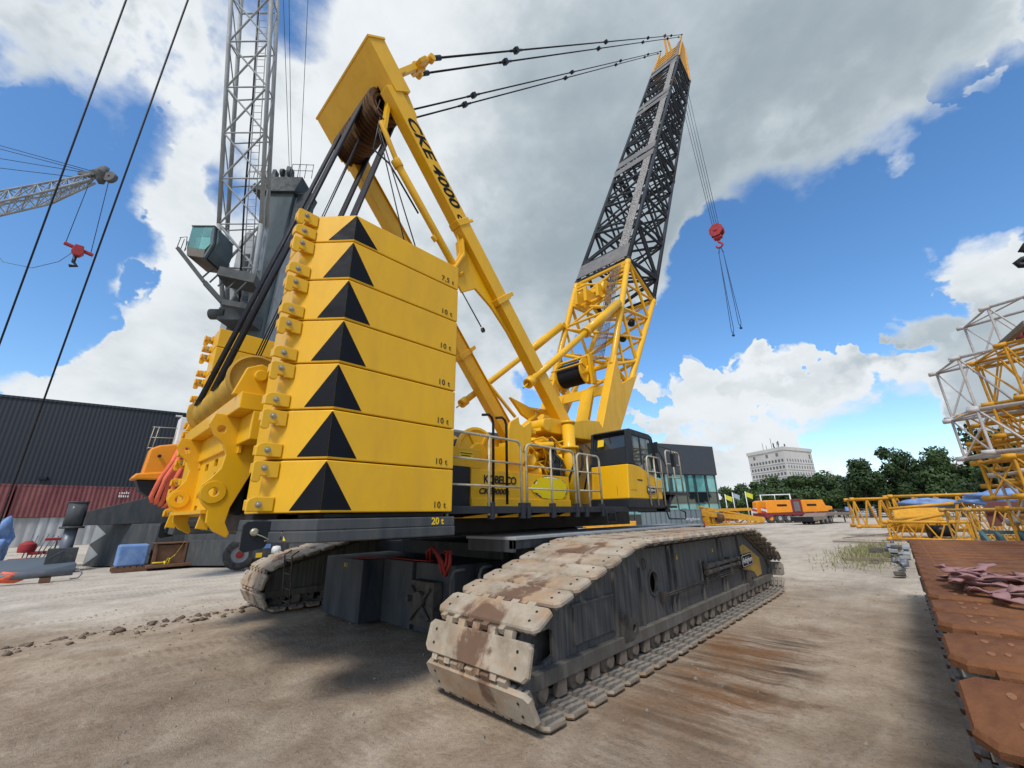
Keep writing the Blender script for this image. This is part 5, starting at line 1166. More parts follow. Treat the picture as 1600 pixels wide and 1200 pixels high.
w = MB(); w.add([(-18.5,-2.6,.05),(-15.9,-2.6,.05),(-16.0,-.35,.06),(-16.2,.55,.06),(-18.5,.55,.05),(-18.5,-2.6,.4),(-15.95,-2.6,.12),(-16.05,-.4,.13),(-16.3,.55,.30),(-18.5,.3,.46)], [(4,3,2,1,0),(5,6,7,8,9),(0,1,6,5),(1,2,7,6),(2,3,8,7),(3,4,9,8),(4,0,5,9)]); w.build('plate_box', [paint('plate_grey', (.085,.11,.135), .55, var=.15, dirt=(.10,.12,.14), amt=.3, dscale=1.5, soft=.5)], wd_, bevel=.02)
w = MB(); w.bx(-17.3,-16.7,-.3,.5,.06,.82); w.path([(-16.6,-.2,.5),(-16.6,.1,.75),(-16.6,.4,.6)], .02, 6); w.build('dark_end', [SLATE], wd_, bevel=.02)
pp = thing('concrete_pump_pipe', 'long grey steel pipe on blocks with orange wrapping at one end', 'pipe', (-13.9, -.4, 0))
p = MB(); p.tube((-13.35,-2.2,.20),(-13.2,.45,.24),.10,14); p.path([(-13.2,.4,.24),(-13.15,.58,.28),(-13.1,.66,.18),(-13.15,.6,.05),(-13.2,.42,.03)], .02, 7); p.build('pipe', [METALJ], pp)
p = MB(); p.bx(-13.4,-13.1,-.25,.0,.0,.12); p.bx(-13.4,-13.1,-1.6,-1.4,0,.1); p.build('timber_block', [BROWN], pp); p = MB(); p.blob((-13.3,-.85,.2), .2, 0, 2, .5, 2, (.7,1.4,.8)); p.build('orange_wrap', [STRAP], pp)
rt = thing('red_machine', 'small red tank machine with a red bench standing beyond the grey steel plate', 'machine', (-20, -.8, 0))
p = MB(); p.lathe([(.001,-.22),(.25,-.2),(.27,-.05),(.25,.12),(.1,.24),(.001,.25)], (-20.1,-.95,.80), (0,0,1), 18); p.bx(-20.3,-19.9,-.9,-.1,.5,.62); p.bx(-20.4,-19.7,-1.4,.2,.2,.36); p.build('tank', [RED], rt, bevel=.02)
p = MB(); p.bx(-19.5,-18.9,-.5,.2,1.06,1.15); p.build('bench_top', [RED], rt, bevel=.01)
p = MB()
for y in (-.3,.6): p.beam((-19.2,y*.5,0),(-19.2,y*.5,1.05),.05,.05)
for k in range(7): p.tube((-20+.05*k,-1.0+.12*k,.4),(-20.1,-.9+.15*k,1.3-.05*(k%3)),.02,5)
p.bx(-20.3,-19.9,.0,.5,.5,.62); p.build('frame', [METALJ], rt)
tp = MB(); tp.blob((-25.1,-2.2,.7), .62, 0, 5, .75, 4, (.8,.8,1.3)); tag(tp.build('tarpaulin', BLUET, loc=(-25.1,-2.0,0)), 'crumpled blue tarpaulin heap in front of the pale containers', 'tarpaulin')
tp = MB(); tp.blob((-21.1,-2.05,.7), .28, 0, 9, .5, 3, (.8,.6,1.2)); tag(tp.build('orange_cover', STRAP, loc=(-21.1,-1.95,0)), 'orange cover bundle beside the blue tarpaulin', 'cover')
# ---- containers and the dark hall
def container(mat, o, d, L_, z0, h, w, label, cat='container', grp=None, ends=True):
    t_ = thing('shipping_container', label, cat, (o[0], o[1], z0), grp); o = V((o[0],o[1],0)); d = V(d).normalized(); n = V((d.y,-d.x,0))
    b_ = MB(); b_.obx(o+d*L_/2-n*w/2+V((0,0,z0+h/2)), d*(L_/2-.05), -n*(w/2-.02), V((0,0,h/2-.05))); b_.build('corrugated_side', [mat], t_)
    f_ = MB()
    for k in (0, 1):
        for q in (0, 1): f_.obx(o+d*(L_*k+(.07 if k == 0 else -.07))-n*(w*q+(.06 if q == 0 else -.06))+V((0,0,z0+h/2)), d*.07, n*.07, V((0,0,h/2)))
    for z in (z0+.06, z0+h-.06):
        for q in (0, 1): f_.obx(o+d*L_/2-n*(w*q+(.05 if q == 0 else -.05))+V((0,0,z)), d*(L_/2-.14), n*.05, V((0,0,.06)))
    f_.build('frame', [mat], t_, bevel=.01); return t_
cd = V((.02,1,0))
for k in range(6):
    o = V((-43.4+.02*k*8, -15.6+k*12.3, 0))
    container(CONT_W, o, cd, 12.2, 0, 2.15, 2.44, ('pale grey ribbed container on the ground, ')+['leftmost of the row','behind the red machine and blue tarpaulin','just left of the yellow lifting plates','hidden behind the counterweights','far along the row under the red ones','last of the pale row'][k], 'container', 'pale containers at the hall')
    c_ = container(CONT_R, o+V((.15,0,0)), cd, 12.2, 2.17, 2.45, 2.44, ('dark red ribbed container on a pale one, ')+['leftmost of the row','white code marks near the orange winch','second from the orange winch','hidden behind the counterweights','far along the row','last of the red row'][k], 'container', 'red containers stacked at the hall')
    if k == 1:
        cm_ = MB(); rr_ = random.Random(2)
        for y0, z0, nx_, nz_ in ((2.55,3.75,5,2),(4.55,3.85,2,1)):
            for i in range(nx_):
                for j in range(nz_): cm_.bx(-42.92,-42.90, y0+i*.14, y0+i*.14+rr_.uniform(.05,.10), z0+j*.28, z0+j*.28+rr_.uniform(.12,.2))
        cm_.build('code_mark', [WHITEP], c_)
hl = thing('dark_hall', 'long windowless hall clad in anthracite sheet, behind the stacked containers', 'building', (-54, 0, 0))
h0, h1 = V((-62.5,-46,0)), V((-50.2,22,0)); hd_ = (h1-h0).normalized(); hn = V((hd_.y,-hd_.x,0))
w = MB(); w.obx((h0+h1)/2-hn*12+V((0,0,6.8)), hd_*((h1-h0).length/2), hn*12, V((0,0,6.8))); w.build('wall', [CLAD], hl)
w = MB(); w.obx((h0+h1)/2+hn*.03+V((0,0,13.65)), hd_*((h1-h0).length/2), hn*.08, V((0,0,.12))); w.build('roof_edge', [CLAD], hl)
lm = MB(); p_ = V((-52.3,6.35,13.1)); lm.obx(p_+hn*.3, hd_*.3, hn*.3, V((0,0,.08))); lm.build('flood_lamp', [WHITEP], hl)
lm = MB(); lm.obx(V((-54.6,-2.6,5.9)), hd_*.3, hn*.3, V((0,0,.12))); lm.build('wall_vent', [BLACK], hl)
# guy ropes of a crane outside the picture
for a, b, lab in (((-5.9,-2.0,18.5),(-13.5,-2.7,4.0),'thick steel guy rope slanting down across the sky, left one of the pair'), ((-4.9,-.75,18.4),(-14.4,-1.52,-.05),'thick steel guy rope slanting down across the sky, right one of the pair')):
    b2 = V(b) if b[2] < 1 else V(a).lerp(V(b), 1.27)
    r_ = MB(); r_.tube(a, b2, .024, 8); tag(r_.build('guy_rope', STEELR, loc=b2), lab, 'rope', 'guy ropes across the left sky')
# ---- distant crane, upper left
fc = thing('distant_crane', 'far grey lattice crane jib reaching in from the left edge of the sky', 'crane', (-62, -20, 0))
A, B_ = [(-53.1,-12.9,32.6),(-53.6,-12.2,31.9),(-53.6,-12.5,30.0),(-53.1,-13.2,30.7)], [(-44.4,-5.6,34.2),(-44.6,-5.3,34.1),(-44.7,-5.2,33.6),(-44.5,-5.5,33.7)]
M_ = [(-47.6,-8.2,33.7),(-48.2,-7.5,33.2),(-48.1,-7.8,31.6),(-47.5,-8.5,32.1)]
j_ = MB()
for a, m_, b in zip(A, M_, B_): j_.tube(V(a)+(V(a)-V(m_))*1.2, a, .11, 8); j_.tube(a, m_, .11, 8); j_.tube(m_, b, .11, 8)
jo = j_.build('jib', [GREYL], fc); l = MB(); lace(A, M_, 5, .05, 1); lace(M_, B_, 5, .04, 1); lace([V(a)+(V(a)-V(m_))*1.2 for a, m_ in zip(A, M_)], A, 6, .05, 1); l.build('lacing', [GREYL], jo)
hd2 = MB(); hd2.blob((-43.9,-4.9,34.3), .75, 0, 4, .6, 2, (.7,.7,1.1)); hd2.beam((-45.6,-6.4,34.5),(-43.6,-4.6,34.2),.5,.4); hd2.lathe([(.1,-.2),(.55,-.2),(.55,.2),(.1,.2)], (-43.3,-4.25,34.0), (.7,-.7,0), 16); hd2.build('jib_head', [paint('head_grey', (.10,.10,.10), .7, var=.4)], fc)
for a, b in (((-50.5,-12.5,37.2),(-44.4,-5.5,34.6)),((-50.6,-12.4,36.9),(-44.6,-5.6,34.5)),((-50.8,-12.2,36.0),(-44.3,-5.4,34.3)),((-51.0,-12.0,35.1),(-45.2,-6.0,34.0))):
    MB().tube(V(b)+(V(a)-V(b))*1.8, b, .03, 5).build('stay_rope', [STEELR], fc)
mast_ = MB(); mast_.beam((-62,-20,0),(-62,-20,27),2,2); mast_.build('tower', [GREYL], fc)
fh = thing('distant_hook_block', 'small red hook block hanging from the far grey jib on the left', 'hook block', (-47.3,-5.0,27.2))
h_ = MB(); h_.px([(-5.4,27.0),(-5.25,27.75),(-4.65,27.75),(-4.5,27.0),(-4.75,26.6),(-5.15,26.6)], -47.6, -47.0); h_.beam((-47.3,-6.0,27.6),(-47.3,-3.9,27.2),.3,.3); h_.build('block', [RED], fh, bevel=.05)
h_ = MB(); h_.path([(-47.3,-5,26.5),(-47.3,-5,25.9),(-47.3,-4.7,25.6),(-47.3,-5.2,25.4)], .15, 8); h_.build('hook', [BLACK], fh)
for a, b in (((-47.3,-5.9,27.6),(-45.0,-5.6,33.6)), ((-47.3,-4.1,27.4),(-43.4,-4.3,33.8))): MB().tube(a, b, .03, 5).build('hoist_rope', [STEELR], fh)
w_ = MB(); w_.path([(-53.0,-12.0,30.2),(-52.3,-11.2,27.8),(-51.2,-9.6,25.6),(-49.8,-7.6,25.2),(-48.4,-6.0,26.0),(-47.6,-5.3,27.0)], .03, 5); w_.build('slack_rope', [ROPEG], fh)
# ================================================================== RIGHT: rusty crawler
rc = thing('rusty_crawler_track', 'detached crawler track with flat rust-brown shoes lying at the right edge', 'crawler track', (7.5, 6, 0))
ra = R(1.75); RM = Matrix.Translation((7.40, 6, 0)) @ Matrix.Rotation(ra, 4, 'Z') @ Matrix.Translation((0, -6, 0))
RT = [(.95,.56),(.70,.30),(.8,.08),(1.1,0),(12.2,0),(12.6,.2),(12.7,.5),(12.3,.9),(11.6,1.19),(3.05,1.19),(2.62,1.10)]
RSH = shoe_mesh('rusty_shoe', [RUSTY, SHOE_IN, RUST_E])
# rows of bright worn studs on the plates
def rstuds():
    s = MB()
    for x in (-.5,-.3,-.12,.1,.3,.5):
        for y in (-.06,.05): s.lathe([(.011,0),(.010,.005),(.001,.006)], (x+.03*(y > 0),y,.001), (0,0,1), 7)
    return s.mesh('worn_stud', [paint('worn_stud', (.25,.105,.05), .75)], (0,0,0))
STUD = rstuds()
fm = MB(); fm.px([(1.2,.2),(1.2,.45),(3.1,.98),(11.6,.98),(12.3,.5),(12.3,.2)], -.42, .42, 0); fm.bx(-.5,.5,1.4,12,.16,.34)
fm.v = [tuple(RM @ V(p)) for p in fm.v]; ff = fm.build('track_frame', [DUSTBLK], rc)
for y in (5.2, 7.4, 9.3):
    w = MB(); w.lathe([(.05,-.6),(.2,-.6),(.2,.6),(.05,.6)], (0,y,.90), (1,0,0), 14); w.v = [tuple(RM @ V(p)) for p in w.v]; w.build('track_roller', [BLACK], rc)
pts = walk(RT, .47); rn0 = random.Random(77)
for i in range(len(pts)):
    p, q = pts[i], pts[(i+1) % len(pts)]; mid = (p+q)/2; t = (q-p).normalized(); n = V((0, t.z, -t.y))
    if n.dot(mid-V((0,6.5,.6))) < 0: n = -n
    x = t.cross(n); k = .47/.335
    M = RM @ Matrix(((x.x, t.x*k*.97, n.x, 0), (x.y, t.y*k*.97, n.y, mid.y), (x.z, t.z*k*.97, n.z, mid.z), (0,0,0,1)))
    o = bpy.data.objects.new('track_shoe', RSH); COL.objects.link(o); o.parent = rc
    o.matrix_local = Matrix.Translation(-ORG[rc]) @ M @ Matrix.Rotation(rn0.gauss(0,.022), 4, 'X') @ Matrix.Rotation(rn0.gauss(0,.008), 4, 'Y')
    if mid.z > .6 and mid.y < 4.6:
        s = bpy.data.objects.new('worn_stud', STUD); COL.objects.link(s); s.parent = o
def smooth_path(p, n=4):
    p = [V(q) for q in p]; out = []
    for i in range(len(p)-1):
        a, b, c, d = p[max(i-1,0)], p[i], p[i+1], p[min(i+2,len(p)-1)]
        for k in range(n):
            t = k/n; out.append(.5*((2*b)+(c-a)*t+(2*a-5*b+4*c-d)*t*t+(3*b-a-3*c+d)*t*t*t))
    return out+[p[-1]]
pk = MB(); rn = random.Random(5)
for k in range(13):
    pts_ = []; x, y = 6.88+rn.random()*.12, 4.15+rn.random()*.45; a = rn.uniform(-.4,.4)
    for j in range(9):
        pts_.append((x, y, 1.205+.008*k+.025*abs(math.sin(j*1.3+k)))); a += rn.uniform(-1.0,1.0); x += .075*math.cos(a); y += .10*math.sin(a); x = max(6.84, x)
    band(pk, smooth_path(pts_), .07, None, th=.006)
tag(pk.build('webbing_sling', PINK, loc=(7.1,4.4,1.2)), 'faded pink webbing sling heaped on the rusty crawler track', 'sling')
# ---- lattice boom sections
def lattice_section(label, o, d, L_, w, h, mat, z0, nb=4, r=.06, grp=None, nv=None):
    t_ = thing('boom_section', label, 'lattice section', (o[0], o[1], z0), grp)
    o = V((o[0],o[1],z0+r)); d = V(d).normalized(); n = V((-d.y,d.x,0)).normalized() if nv is None else V(nv).normalized(); u = V((0,0,1))
    C = [o, o+n*w, o+n*w+u*h, o+u*h]; E_ = [c+d*L_ for c in C]
    b_ = MB()
    for a, b in zip(C, E_):
        b_.tube(a-d*.12, b, r, 8); b_.tube(a-d*.2, a+d*.06, r*1.5, 8)
    ch_ = b_.build('chords', [mat], t_)
    b_ = MB()
    for f in range(4):
        g_ = (f+1) % 4
        for k in range(nb):
            a0, a1 = C[f].lerp(E_[f],k/nb), C[f].lerp(E_[f],(k+1)/nb); c0, c1_ = C[g_].lerp(E_[g_],k/nb), C[g_].lerp(E_[g_],(k+1)/nb)
            b_.tube(a0, c0.lerp(c1_,.5), r*.55, 6, cap=False); b_.tube(c0.lerp(c1_,.5), a1, r*.55, 6, cap=False)
        b_.tube(C[f], C[g_], r*.7, 6, cap=False); b_.tube(E_[f], E_[g_], r*.7, 6, cap=False)
    b_.tube(C[0], C[2], r*.5, 6, cap=False)
    b_.build('lacing', [mat], t_)
    return t_
YG = 'yellow lattice sections lying on the yard'
SG = 'lattice sections piled at the right edge'
dv = (.955,-.30)
lattice_section('white lattice section on top of the pile', (9.95,20.0), (*dv,0), 8, 1.75, 1.65, WHITEO, 6.45, 5, .05, SG, (-.26,.97,0))
lattice_section('white lattice section below the topmost, jutting farthest left', (8.75,18.7), (*dv,0), 8, 1.75, 1.65, WHITEO, 4.62, 5, .05, SG, (-.26,.97,0))
lattice_section('white lattice section third from the top of the pile', (8.6,17.3), (*dv,0), 8, 1.7, 1.2, WHITEO, 3.15, 5, .05, SG, (-.26,.97,0))
lattice_section('orange lattice section fourth from the top of the pile', (8.85,16.6), (*dv,0), 8, 1.8, 1.0, YEL_O, 1.95, 6, .05, SG, (-.26,.97,0))
lattice_section('orange lattice section lowest in the pile', (9.0,16.2), (*dv,0), 8, 1.8, 1.2, YEL_O, .45, 6, .05, SG, (-.26,.97,0))
lattice_section('orange lattice section wedged behind the white ones', (9.4,19.5), (*dv,0), 8, 1.8, 1.5, YEL_O, 2.9, 7, .05, SG, (-.26,.97,0))
lattice_section('orange lattice section behind the lowest ones', (9.3,19.0), (*dv,0), 8, 1.7, 1.5, YEL_O, 1.2, 7, .05, SG, (-.26,.97,0))
lattice_section('orange lattice section squeezed between two white ones', (8.95,17.6), (*dv,0), 8, 1.7, .9, YEL_O, 3.6, 7, .05, SG, (-.26,.97,0))
lattice_section('white lattice section with rusty ends low in the pile', (9.1,17.2), (*dv,0), 8, 1.6, 1.3, WHITEO, 1.3, 6, .05, SG, (-.26,.97,0))
for k_, (o_, z_, h_) in enumerate((((9.0,18.4),2.35,1.2),((9.5,17.0),4.5,1.5),((9.9,19.6),5.0,1.4),((9.2,17.9),.5,1.1))):
    lattice_section(['orange lattice section filling the middle of the pile','orange lattice section behind the second white one','orange lattice section under the topmost white one','orange lattice section at the foot of the pile, farther back'][k_], o_, (*dv,0), 8, 1.7, h_, YEL_O, z_, 8, .045, SG, (-.26,.97,0))
for k_, (o_, z_, h_, mt_) in enumerate((((10.0,22.6),.6,1.5,YEL_O),((10.3,23.4),2.3,1.5,YEL_O),((10.5,22.8),4.0,1.5,YEL_B),((9.9,21.4),1.4,1.2,YEL_B))):
    lattice_section('lattice section in the rear row of the pile, '+['orange and lowest','orange, second up','ochre, third up','ochre, between the orange ones'][k_], o_, (*dv,0), 8, 1.7, h_, mt_, z_, 9, .045, SG, (-.26,.97,0))
lattice_section('ochre lattice section lying flat before the lattice pile', (9.3,31.5), (.98,-.15,0), 6, 1.7, 1.2, YEL_B, .05, 6, .06, YG)
lattice_section('yellow lattice section lying flat beside the big blue tarpaulin', (9.0,36.5), (.99,.1,0), 7, 1.9, 1.9, YEL_O, .05, 7, .07, YG)
for z, lb_ in ((1.75,'under the lowest white section'),(2.98,'between the third white section and the orange ones'),(4.45,'under the white section jutting farthest left'),(6.3,'under the topmost white section')):
    tag(MB().beam((9.6,18.2,z),(9.9,16.2,z),.14,.14).build('packing_timber', WOOD, loc=(9.7,17.2,z)), 'short packing timber '+lb_, 'timber', 'packing timbers in the lattice pile')
rj = MB(); rj.path([(10.2,18.6,6.6),(10.5,18.4,6.75),(10.9,18.2,7.3)], .13, 8); rj.tube((10.15,18.62,6.45),(10.15,18.62,6.75),.14,12); rj.beam((10.5,18.4,6.7),(10.7,18.3,6.0),.12,.16)
tag(rj.build('red_rigging_arm', REDM, loc=(10.5,18.4,6.4)), 'dark red forked rigging arm sticking out over the white sections', 'rigging')
YG = 'yellow lattice sections lying on the yard'
lattice_section('ochre lattice section with its open end towards the rusty track', (8.35,28.2), (.99,.05,0), 8, 1.9, 1.45, YEL_B, .15, 7, .06, YG, (-.38,.92,0))
lattice_section('yellow lattice section lying farthest left beyond the grass patch', (3.55,37.6), (.97,.22,0), 2.2, 2.6, 1.8, YEL_O, .55, 3, .08, YG)
lattice_section('yellow lattice section behind the one with the ochre end', (5.6,37.2), (.985,.17,0), 4.0, 2.0, 2.1, YEL_O, .35, 4, .08, YG)
lattice_section('low yellow lattice section in front of the blue tarpaulin', (5.2,33.0), (.99,-.1,0), 3.2, 1.4, .9, YEL_O, .05, 4, .07, YG)
jb_ = thing('jib_foot', 'yellow tapered boom foot with a winch, lying among the sections', 'boom foot', (6.2,35.5,0))
b_ = MB(); b_.px([(34.6,.4),(36.4,.4),(36.4,1.7),(35.6,1.8),(34.6,1.2)], 5.5, 7.6); b_.build('foot_box', [YEL_O], jb_, bevel=.1)
b_ = MB(); b_.tube((4.9,33.4,.75),(7.9,33.9,1.5),.09,8); b_.tube((5.4,34,1.75),(8.2,34.4,2.0),.08,8); b_.build('stay_tube', [YEL_O], jb_)
b_ = MB(); b_.lathe([(.05,-.5),(.45,-.5),(.45,-.42),(.3,-.42),(.3,.42),(.45,.42),(.45,.5),(.05,.5)], (7.3,33.6,.55), (1,.2,0), 18); b_.build('winch', [BLACK], jb_)
for (x, y, z, r, sd_, lb_) in ((7.0,37.2,2.0,.75,3,'blue tarpaulin bunched over the yellow boom foot'),(10.2,36.5,2.25,.9,8,'blue tarpaulin spread beside the piled lattice sections')):
    b_ = MB(); b_.blob((x,y,z), r, 0, sd_, .4, 3, (1.6,.9,.42)); tag(b_.build('tarpaulin', BLUET, loc=(x,y,z)), lb_, 'tarpaulin')
mp_ = MB(); pl_ = [(9.0,.9),(9.0,1.75),(9.2,2.0),(12,2.0),(12,.7),(11.6,.7)]+circ(11.0,.9,.42,8,0,180)+circ(9.75,.9,.40,8,0,180)
mp_.py(pl_, 30.2, 30.35, 0); tag(mp_.build('maroon_plate', MAROON, loc=(10.4,30.2,.7), bevel=.02), 'maroon steel plate with two arched cut-outs under the ochre section', 'steel plate')
sb = thing('teal_sheave_frame', 'teal sheave frame with pale rollers behind the rusty track', 'sheave frame', (8.6,19,0))
b_ = MB(); b_.bx(7.95,9.5,18.9,19.0,1.0,1.1); b_.bx(7.95,9.5,17.9,18.0,.6,.7)
for x in (7.95,8.25,8.7,9.1,9.5): b_.beam((x,18.95,.0),(x,18.95,1.1),.08,.1); b_.beam((x,18.95,1.05),(x+.15,17.95,.6),.08,.1)
b_.build('frame', [TEAL], sb, bevel=.01); b_ = MB()
for k in range(9):
    if k in (3,4): continue
    b_.lathe([(.05,-.03),(.24,-.03),(.2,0),(.24,.03),(.05,.03)], (8.3+k*.13,18.2,.62), (1,0,0), 14)
b_.build('roller', [WHITEO], sb); b_ = MB(); b_.tube((9.3,16.6,.55),(10.0,16.5,.55),.35,18); b_.build('drum', [TEAL], sb, bevel=.02)
# loose things by the track
jk_ = thing('scrap_heap', 'heap of grey machine scrap beside the rusty track', 'scrap', (5.9, 20, 0)); rn = random.Random(21)
for k in range(30):
    x, y = rn.uniform(5.35,6.2), rn.uniform(15.8,26); s = rn.uniform(.04,.13); b_ = MB()
    if k % 3 == 0: b_.lathe([(.02,-s),(s*.8,-s),(s*.8,s*.6),(s*.4,s),(.02,s)], (x,y,s*.9+rn.random()*.35), (rn.random(),rn.random(),rn.random()), 12)
    else: b_.obx((x,y,s*.7+rn.random()*.35), (s*1.4,rn.uniform(-.1,.1),0), (0,s*2,rn.uniform(-.04,.04)), (0,0,s*.6))
    b_.build('scrap_piece', [[METALJ, GREYL, DUSTBLK][k % 3]], jk_, bevel=.01)
for (a, b, lb_) in (((4.35,20.0,.04),(5.75,20.5,.05),'short weathered plank lying nearest the grey scrap'),((2.9,33.8,.06),(5.6,33.2,.45),'long dark plank leaning up to the yellow sections'),((2.8,30.5,.05),(5.4,30.0,.06),'dark plank lying flat in front of the yellow sections')):
    w = MB(); w.beam(a, b, .2, .06); tag(w.build('plank', WOOD, loc=a), lb_, 'plank', 'loose planks in the yard')
gm_ = MB()
for k in range(2600):
    x = 4.9+rn.gauss(0,.55); y = 24+rn.gauss(0,3.2)
    if x > 6.0 or y < 16: continue
    h = rn.uniform(.04,.22); a = rn.random()*6.28; dx, dy = .014*math.cos(a), .014*math.sin(a); lx, ly = rn.uniform(-.08,.08), rn.uniform(-.08,.08)
    gm_.add([(x-dx,y-dy,0),(x+dx,y+dy,0),(x+lx,y+ly,h)], [(0,1,2)])
tag(gm_.build('grass', GRASS), 'dry weeds growing at the edge of the yard near the scrap', 'grass', kind='stuff')
# dark hook at the frame's right edge
ek = thing('stored_boom_end', 'black forked end lug of a stored boom poking in at the upper right edge', 'boom end', (9.4,8.9,5.1))
b_ = MB(); b_.path([(9.3,8.85,5.08),(8.74,8.82,5.06),(8.66,8.82,5.09),(8.64,8.82,5.13),(8.70,8.82,5.165),(9.3,8.85,5.2)], .045, 8); b_.path([(9.3,8.85,5.32),(8.78,8.82,5.27),(8.73,8.82,5.30),(8.78,8.82,5.37),(9.3,8.85,5.45)], .04, 8); b_.build('fork', [BLACK], ek)
b_ = MB(); b_.tube((9.28,8.85,5.2),(14,9.2,5.3),.2,12); b_.beam((13.5,9.2,0),(13.5,9.2,5.3),.3,.3); b_.build('boom_tube', [BLACK], ek)
# ================================================================== MIDDLE DISTANCE
gc = container(CONT_G, (-16.2,44.9), V((6.2,1.9,0)), 6.3, 0, 2.05, 2.4, 'slate grey container with a white oval mark, in front of the glass hall')
text('container_code', 'Adrighem', WHITEP, gc, plane_map((-11.2,46.40,1.05), (6.2,1.9,0), (0,0,1)), .42, .2)
yj = thing('lattice_jib', 'yellow tapered lattice jib lying on the yard by the grey container', 'lattice section', (-10.8, 49, 0))
b_ = MB(); Aq = [V(p) for p in ((-10.9,48.2,.35),(-11.4,50.2,.35),(-11.4,50.2,2.3),(-10.9,48.2,2.3))]; Bq = [V(p) for p in ((-5.3,50.3,.55),(-5.5,51.0,.55),(-5.5,51.0,1.0),(-5.3,50.3,1.0))]
for a, b in zip(Aq, Bq): b_.tube(a, b, .1, 8)
b_.beam((-10.9,48.2,1.9),(-6.2,50.1,1.95),.3,.28); b_.beam((-10.8,48.1,1.6),(-5.2,50.3,.9),.22,.5); b_.bx(-10.9,-10.0,48.2,49.5,.3,1.7)
cc_ = b_.build('chords', [YEL_O], yj); l = MB(); lace(Aq, Bq, 5, .06, 1); l.build('lacing', [YEL_O], cc_)
b_ = MB(); b_.tube((-9.4,48.8,1.2),(-8.9,49.2,1.2),.5,16); b_.build('drum', [BROWN], yj); b_ = MB(); b_.bx(-12.2,-10.6,47.4,48.3,.1,.75); b_.tube((-11.9,47.3,.45),(-10.4,47.9,.45),.3,12); b_.build('red_bracket', [RED], yj, bevel=.04)
# multi-axle mobile crane carrier
mc_ = thing('mobile_crane', 'yellow and red multi-axle mobile crane carrier parked before the trees', 'mobile crane', (-7, 74, 0))
F0 = V((-9.9,72.0,0)); fd = V((.62,.78,0)).normalized(); fn = V((.78,-.62,0))
def P3(a, n, z): return F0+fd*a*.78+fn*n+V((0,0,z*.95))
def hull(mb, poly, n0, n1, m=0): mb.prism(poly, lambda a, b, t: P3(a, t, b), n0, n1, m)
b_ = MB(); hull(b_, [(0,1.5),(.25,3.25),(.9,3.45),(5.6,3.45),(5.6,1.55)], -1.0, 0); hull(b_, [(7.9,1.55),(7.9,3.45),(12.6,3.45),(13.4,1.6)], -1.0, 0); hull(b_, [(0,1.5),(.25,3.25),(.9,3.45),(5.6,3.45),(5.6,1.55)], -3.0, -2.0); hull(b_, [(12.6,2.6),(14.6,2.4),(14.6,1.9),(12.6,1.7)], -.9, -.2)
b_.build('bodywork', [ORANGE], mc_, bevel=.08)
b_ = MB(); hull(b_, [(-.2,.75),(-.2,1.5),(14,1.5),(14,1.2),(1.2,1.15),(.7,.8)], -2.9, -.05); hull(b_, [(5.6,1.5),(5.6,3.5),(7.9,3.6),(7.9,1.5)], -2.8, -.15); b_.build('chassis', [REDM], mc_, bevel=.04)
b_ = MB(); hull(b_, [(6.2,1.7),(6.2,3.2),(7.4,3.2),(7.4,1.7)], -.149, -.1); b_.build('grey_panel', [PANELG], mc_)
b_ = MB(); hull(b_, [(-.02,1.5),(.02,2.35),(.12,2.35),(.08,1.5)], -1.0, 0); 
for n0 in (-1.0,-3.0): b_.obx(P3(-.02,n0+.5,1.85), fd*.03, fn*.5, V((0,0,.4)))
b_.build('striped_board', [HAZ], mc_)
for a in (2.6,9.0):
    b_ = MB()
    for i in range(7): b_.obx(P3(a+i*.3,.012,2.65), fd*.11, fn*.008, V((0,0,.15)))
    b_.build('dark_lettering_bar', [BLACK], mc_)
w0 = None
for k in range(7):
    a = .9+k*1.85
    b_ = MB(); b_.lathe([(.3,-.22),(.6,-.26),(.72,-.18),(.72,.18),(.6,.26),(.3,.22)], P3(a,-.35,.72), fn, 22); w_ = b_.build('wheel', [TYRE], mc_); b_ = MB(); b_.lathe([(.001,.12),(.14,.2),(.32,.22),(.34,.12)], P3(a,-.35,.72), fn, 16); b_.build('rim', [ORANGE if k == 0 else GREYL], w_)
# flat trailer
tl = thing('flatbed_trailer', 'low flatbed trailer with three axles and a timber deck', 'trailer', (-4.6,70,0))
T1 = V((-5.6,64.6,0)); td = V((.16,1,0)).normalized(); tn = V((1,-.16,0))
def P4(a, n, z): return T1+td*a+tn*n+V((0,0,z))
b_ = MB(); b_.prism([(0,.5),(0,1.0),(4.2,1.0),(5.2,1.35),(16,1.4),(16,1.1),(5.0,1.0),(4.5,.6)], lambda a,b,t: P4(a,t,b), 0, 2.5); b_.build('deck', [WOOD], tl); b_ = MB(); b_.prism([(-.05,.4),(-.05,.95),(0,.95),(0,.4)], lambda a,b,t: P4(a,t,b), 0, 2.5); b_.build('rear_beam', [BLACK], tl)
for k in range(3):
    for n in (.3, 2.3):
        b_ = MB(); b_.lathe([(.2,-.16),(.45,-.18),(.5,-.1),(.5,.1),(.45,.18),(.2,.16)], P4(3.4+k*1.5,n,.5), tn, 18); w_ = b_.build('wheel', [TYRE], tl); b_ = MB(); b_.lathe([(.001,.14),(.2,.15),(.22,.08)], P4(3.4+k*1.5,n,.5), tn, 12); b_.build('rim', [GREYL], w_)
b_ = MB(); 
for n in (.5,2.0): b_.beam(P4(13.5,n,0), P4(13.5,n,1.1), .15, .15)
b_.build('landing_leg', [DUSTBLK], tl)
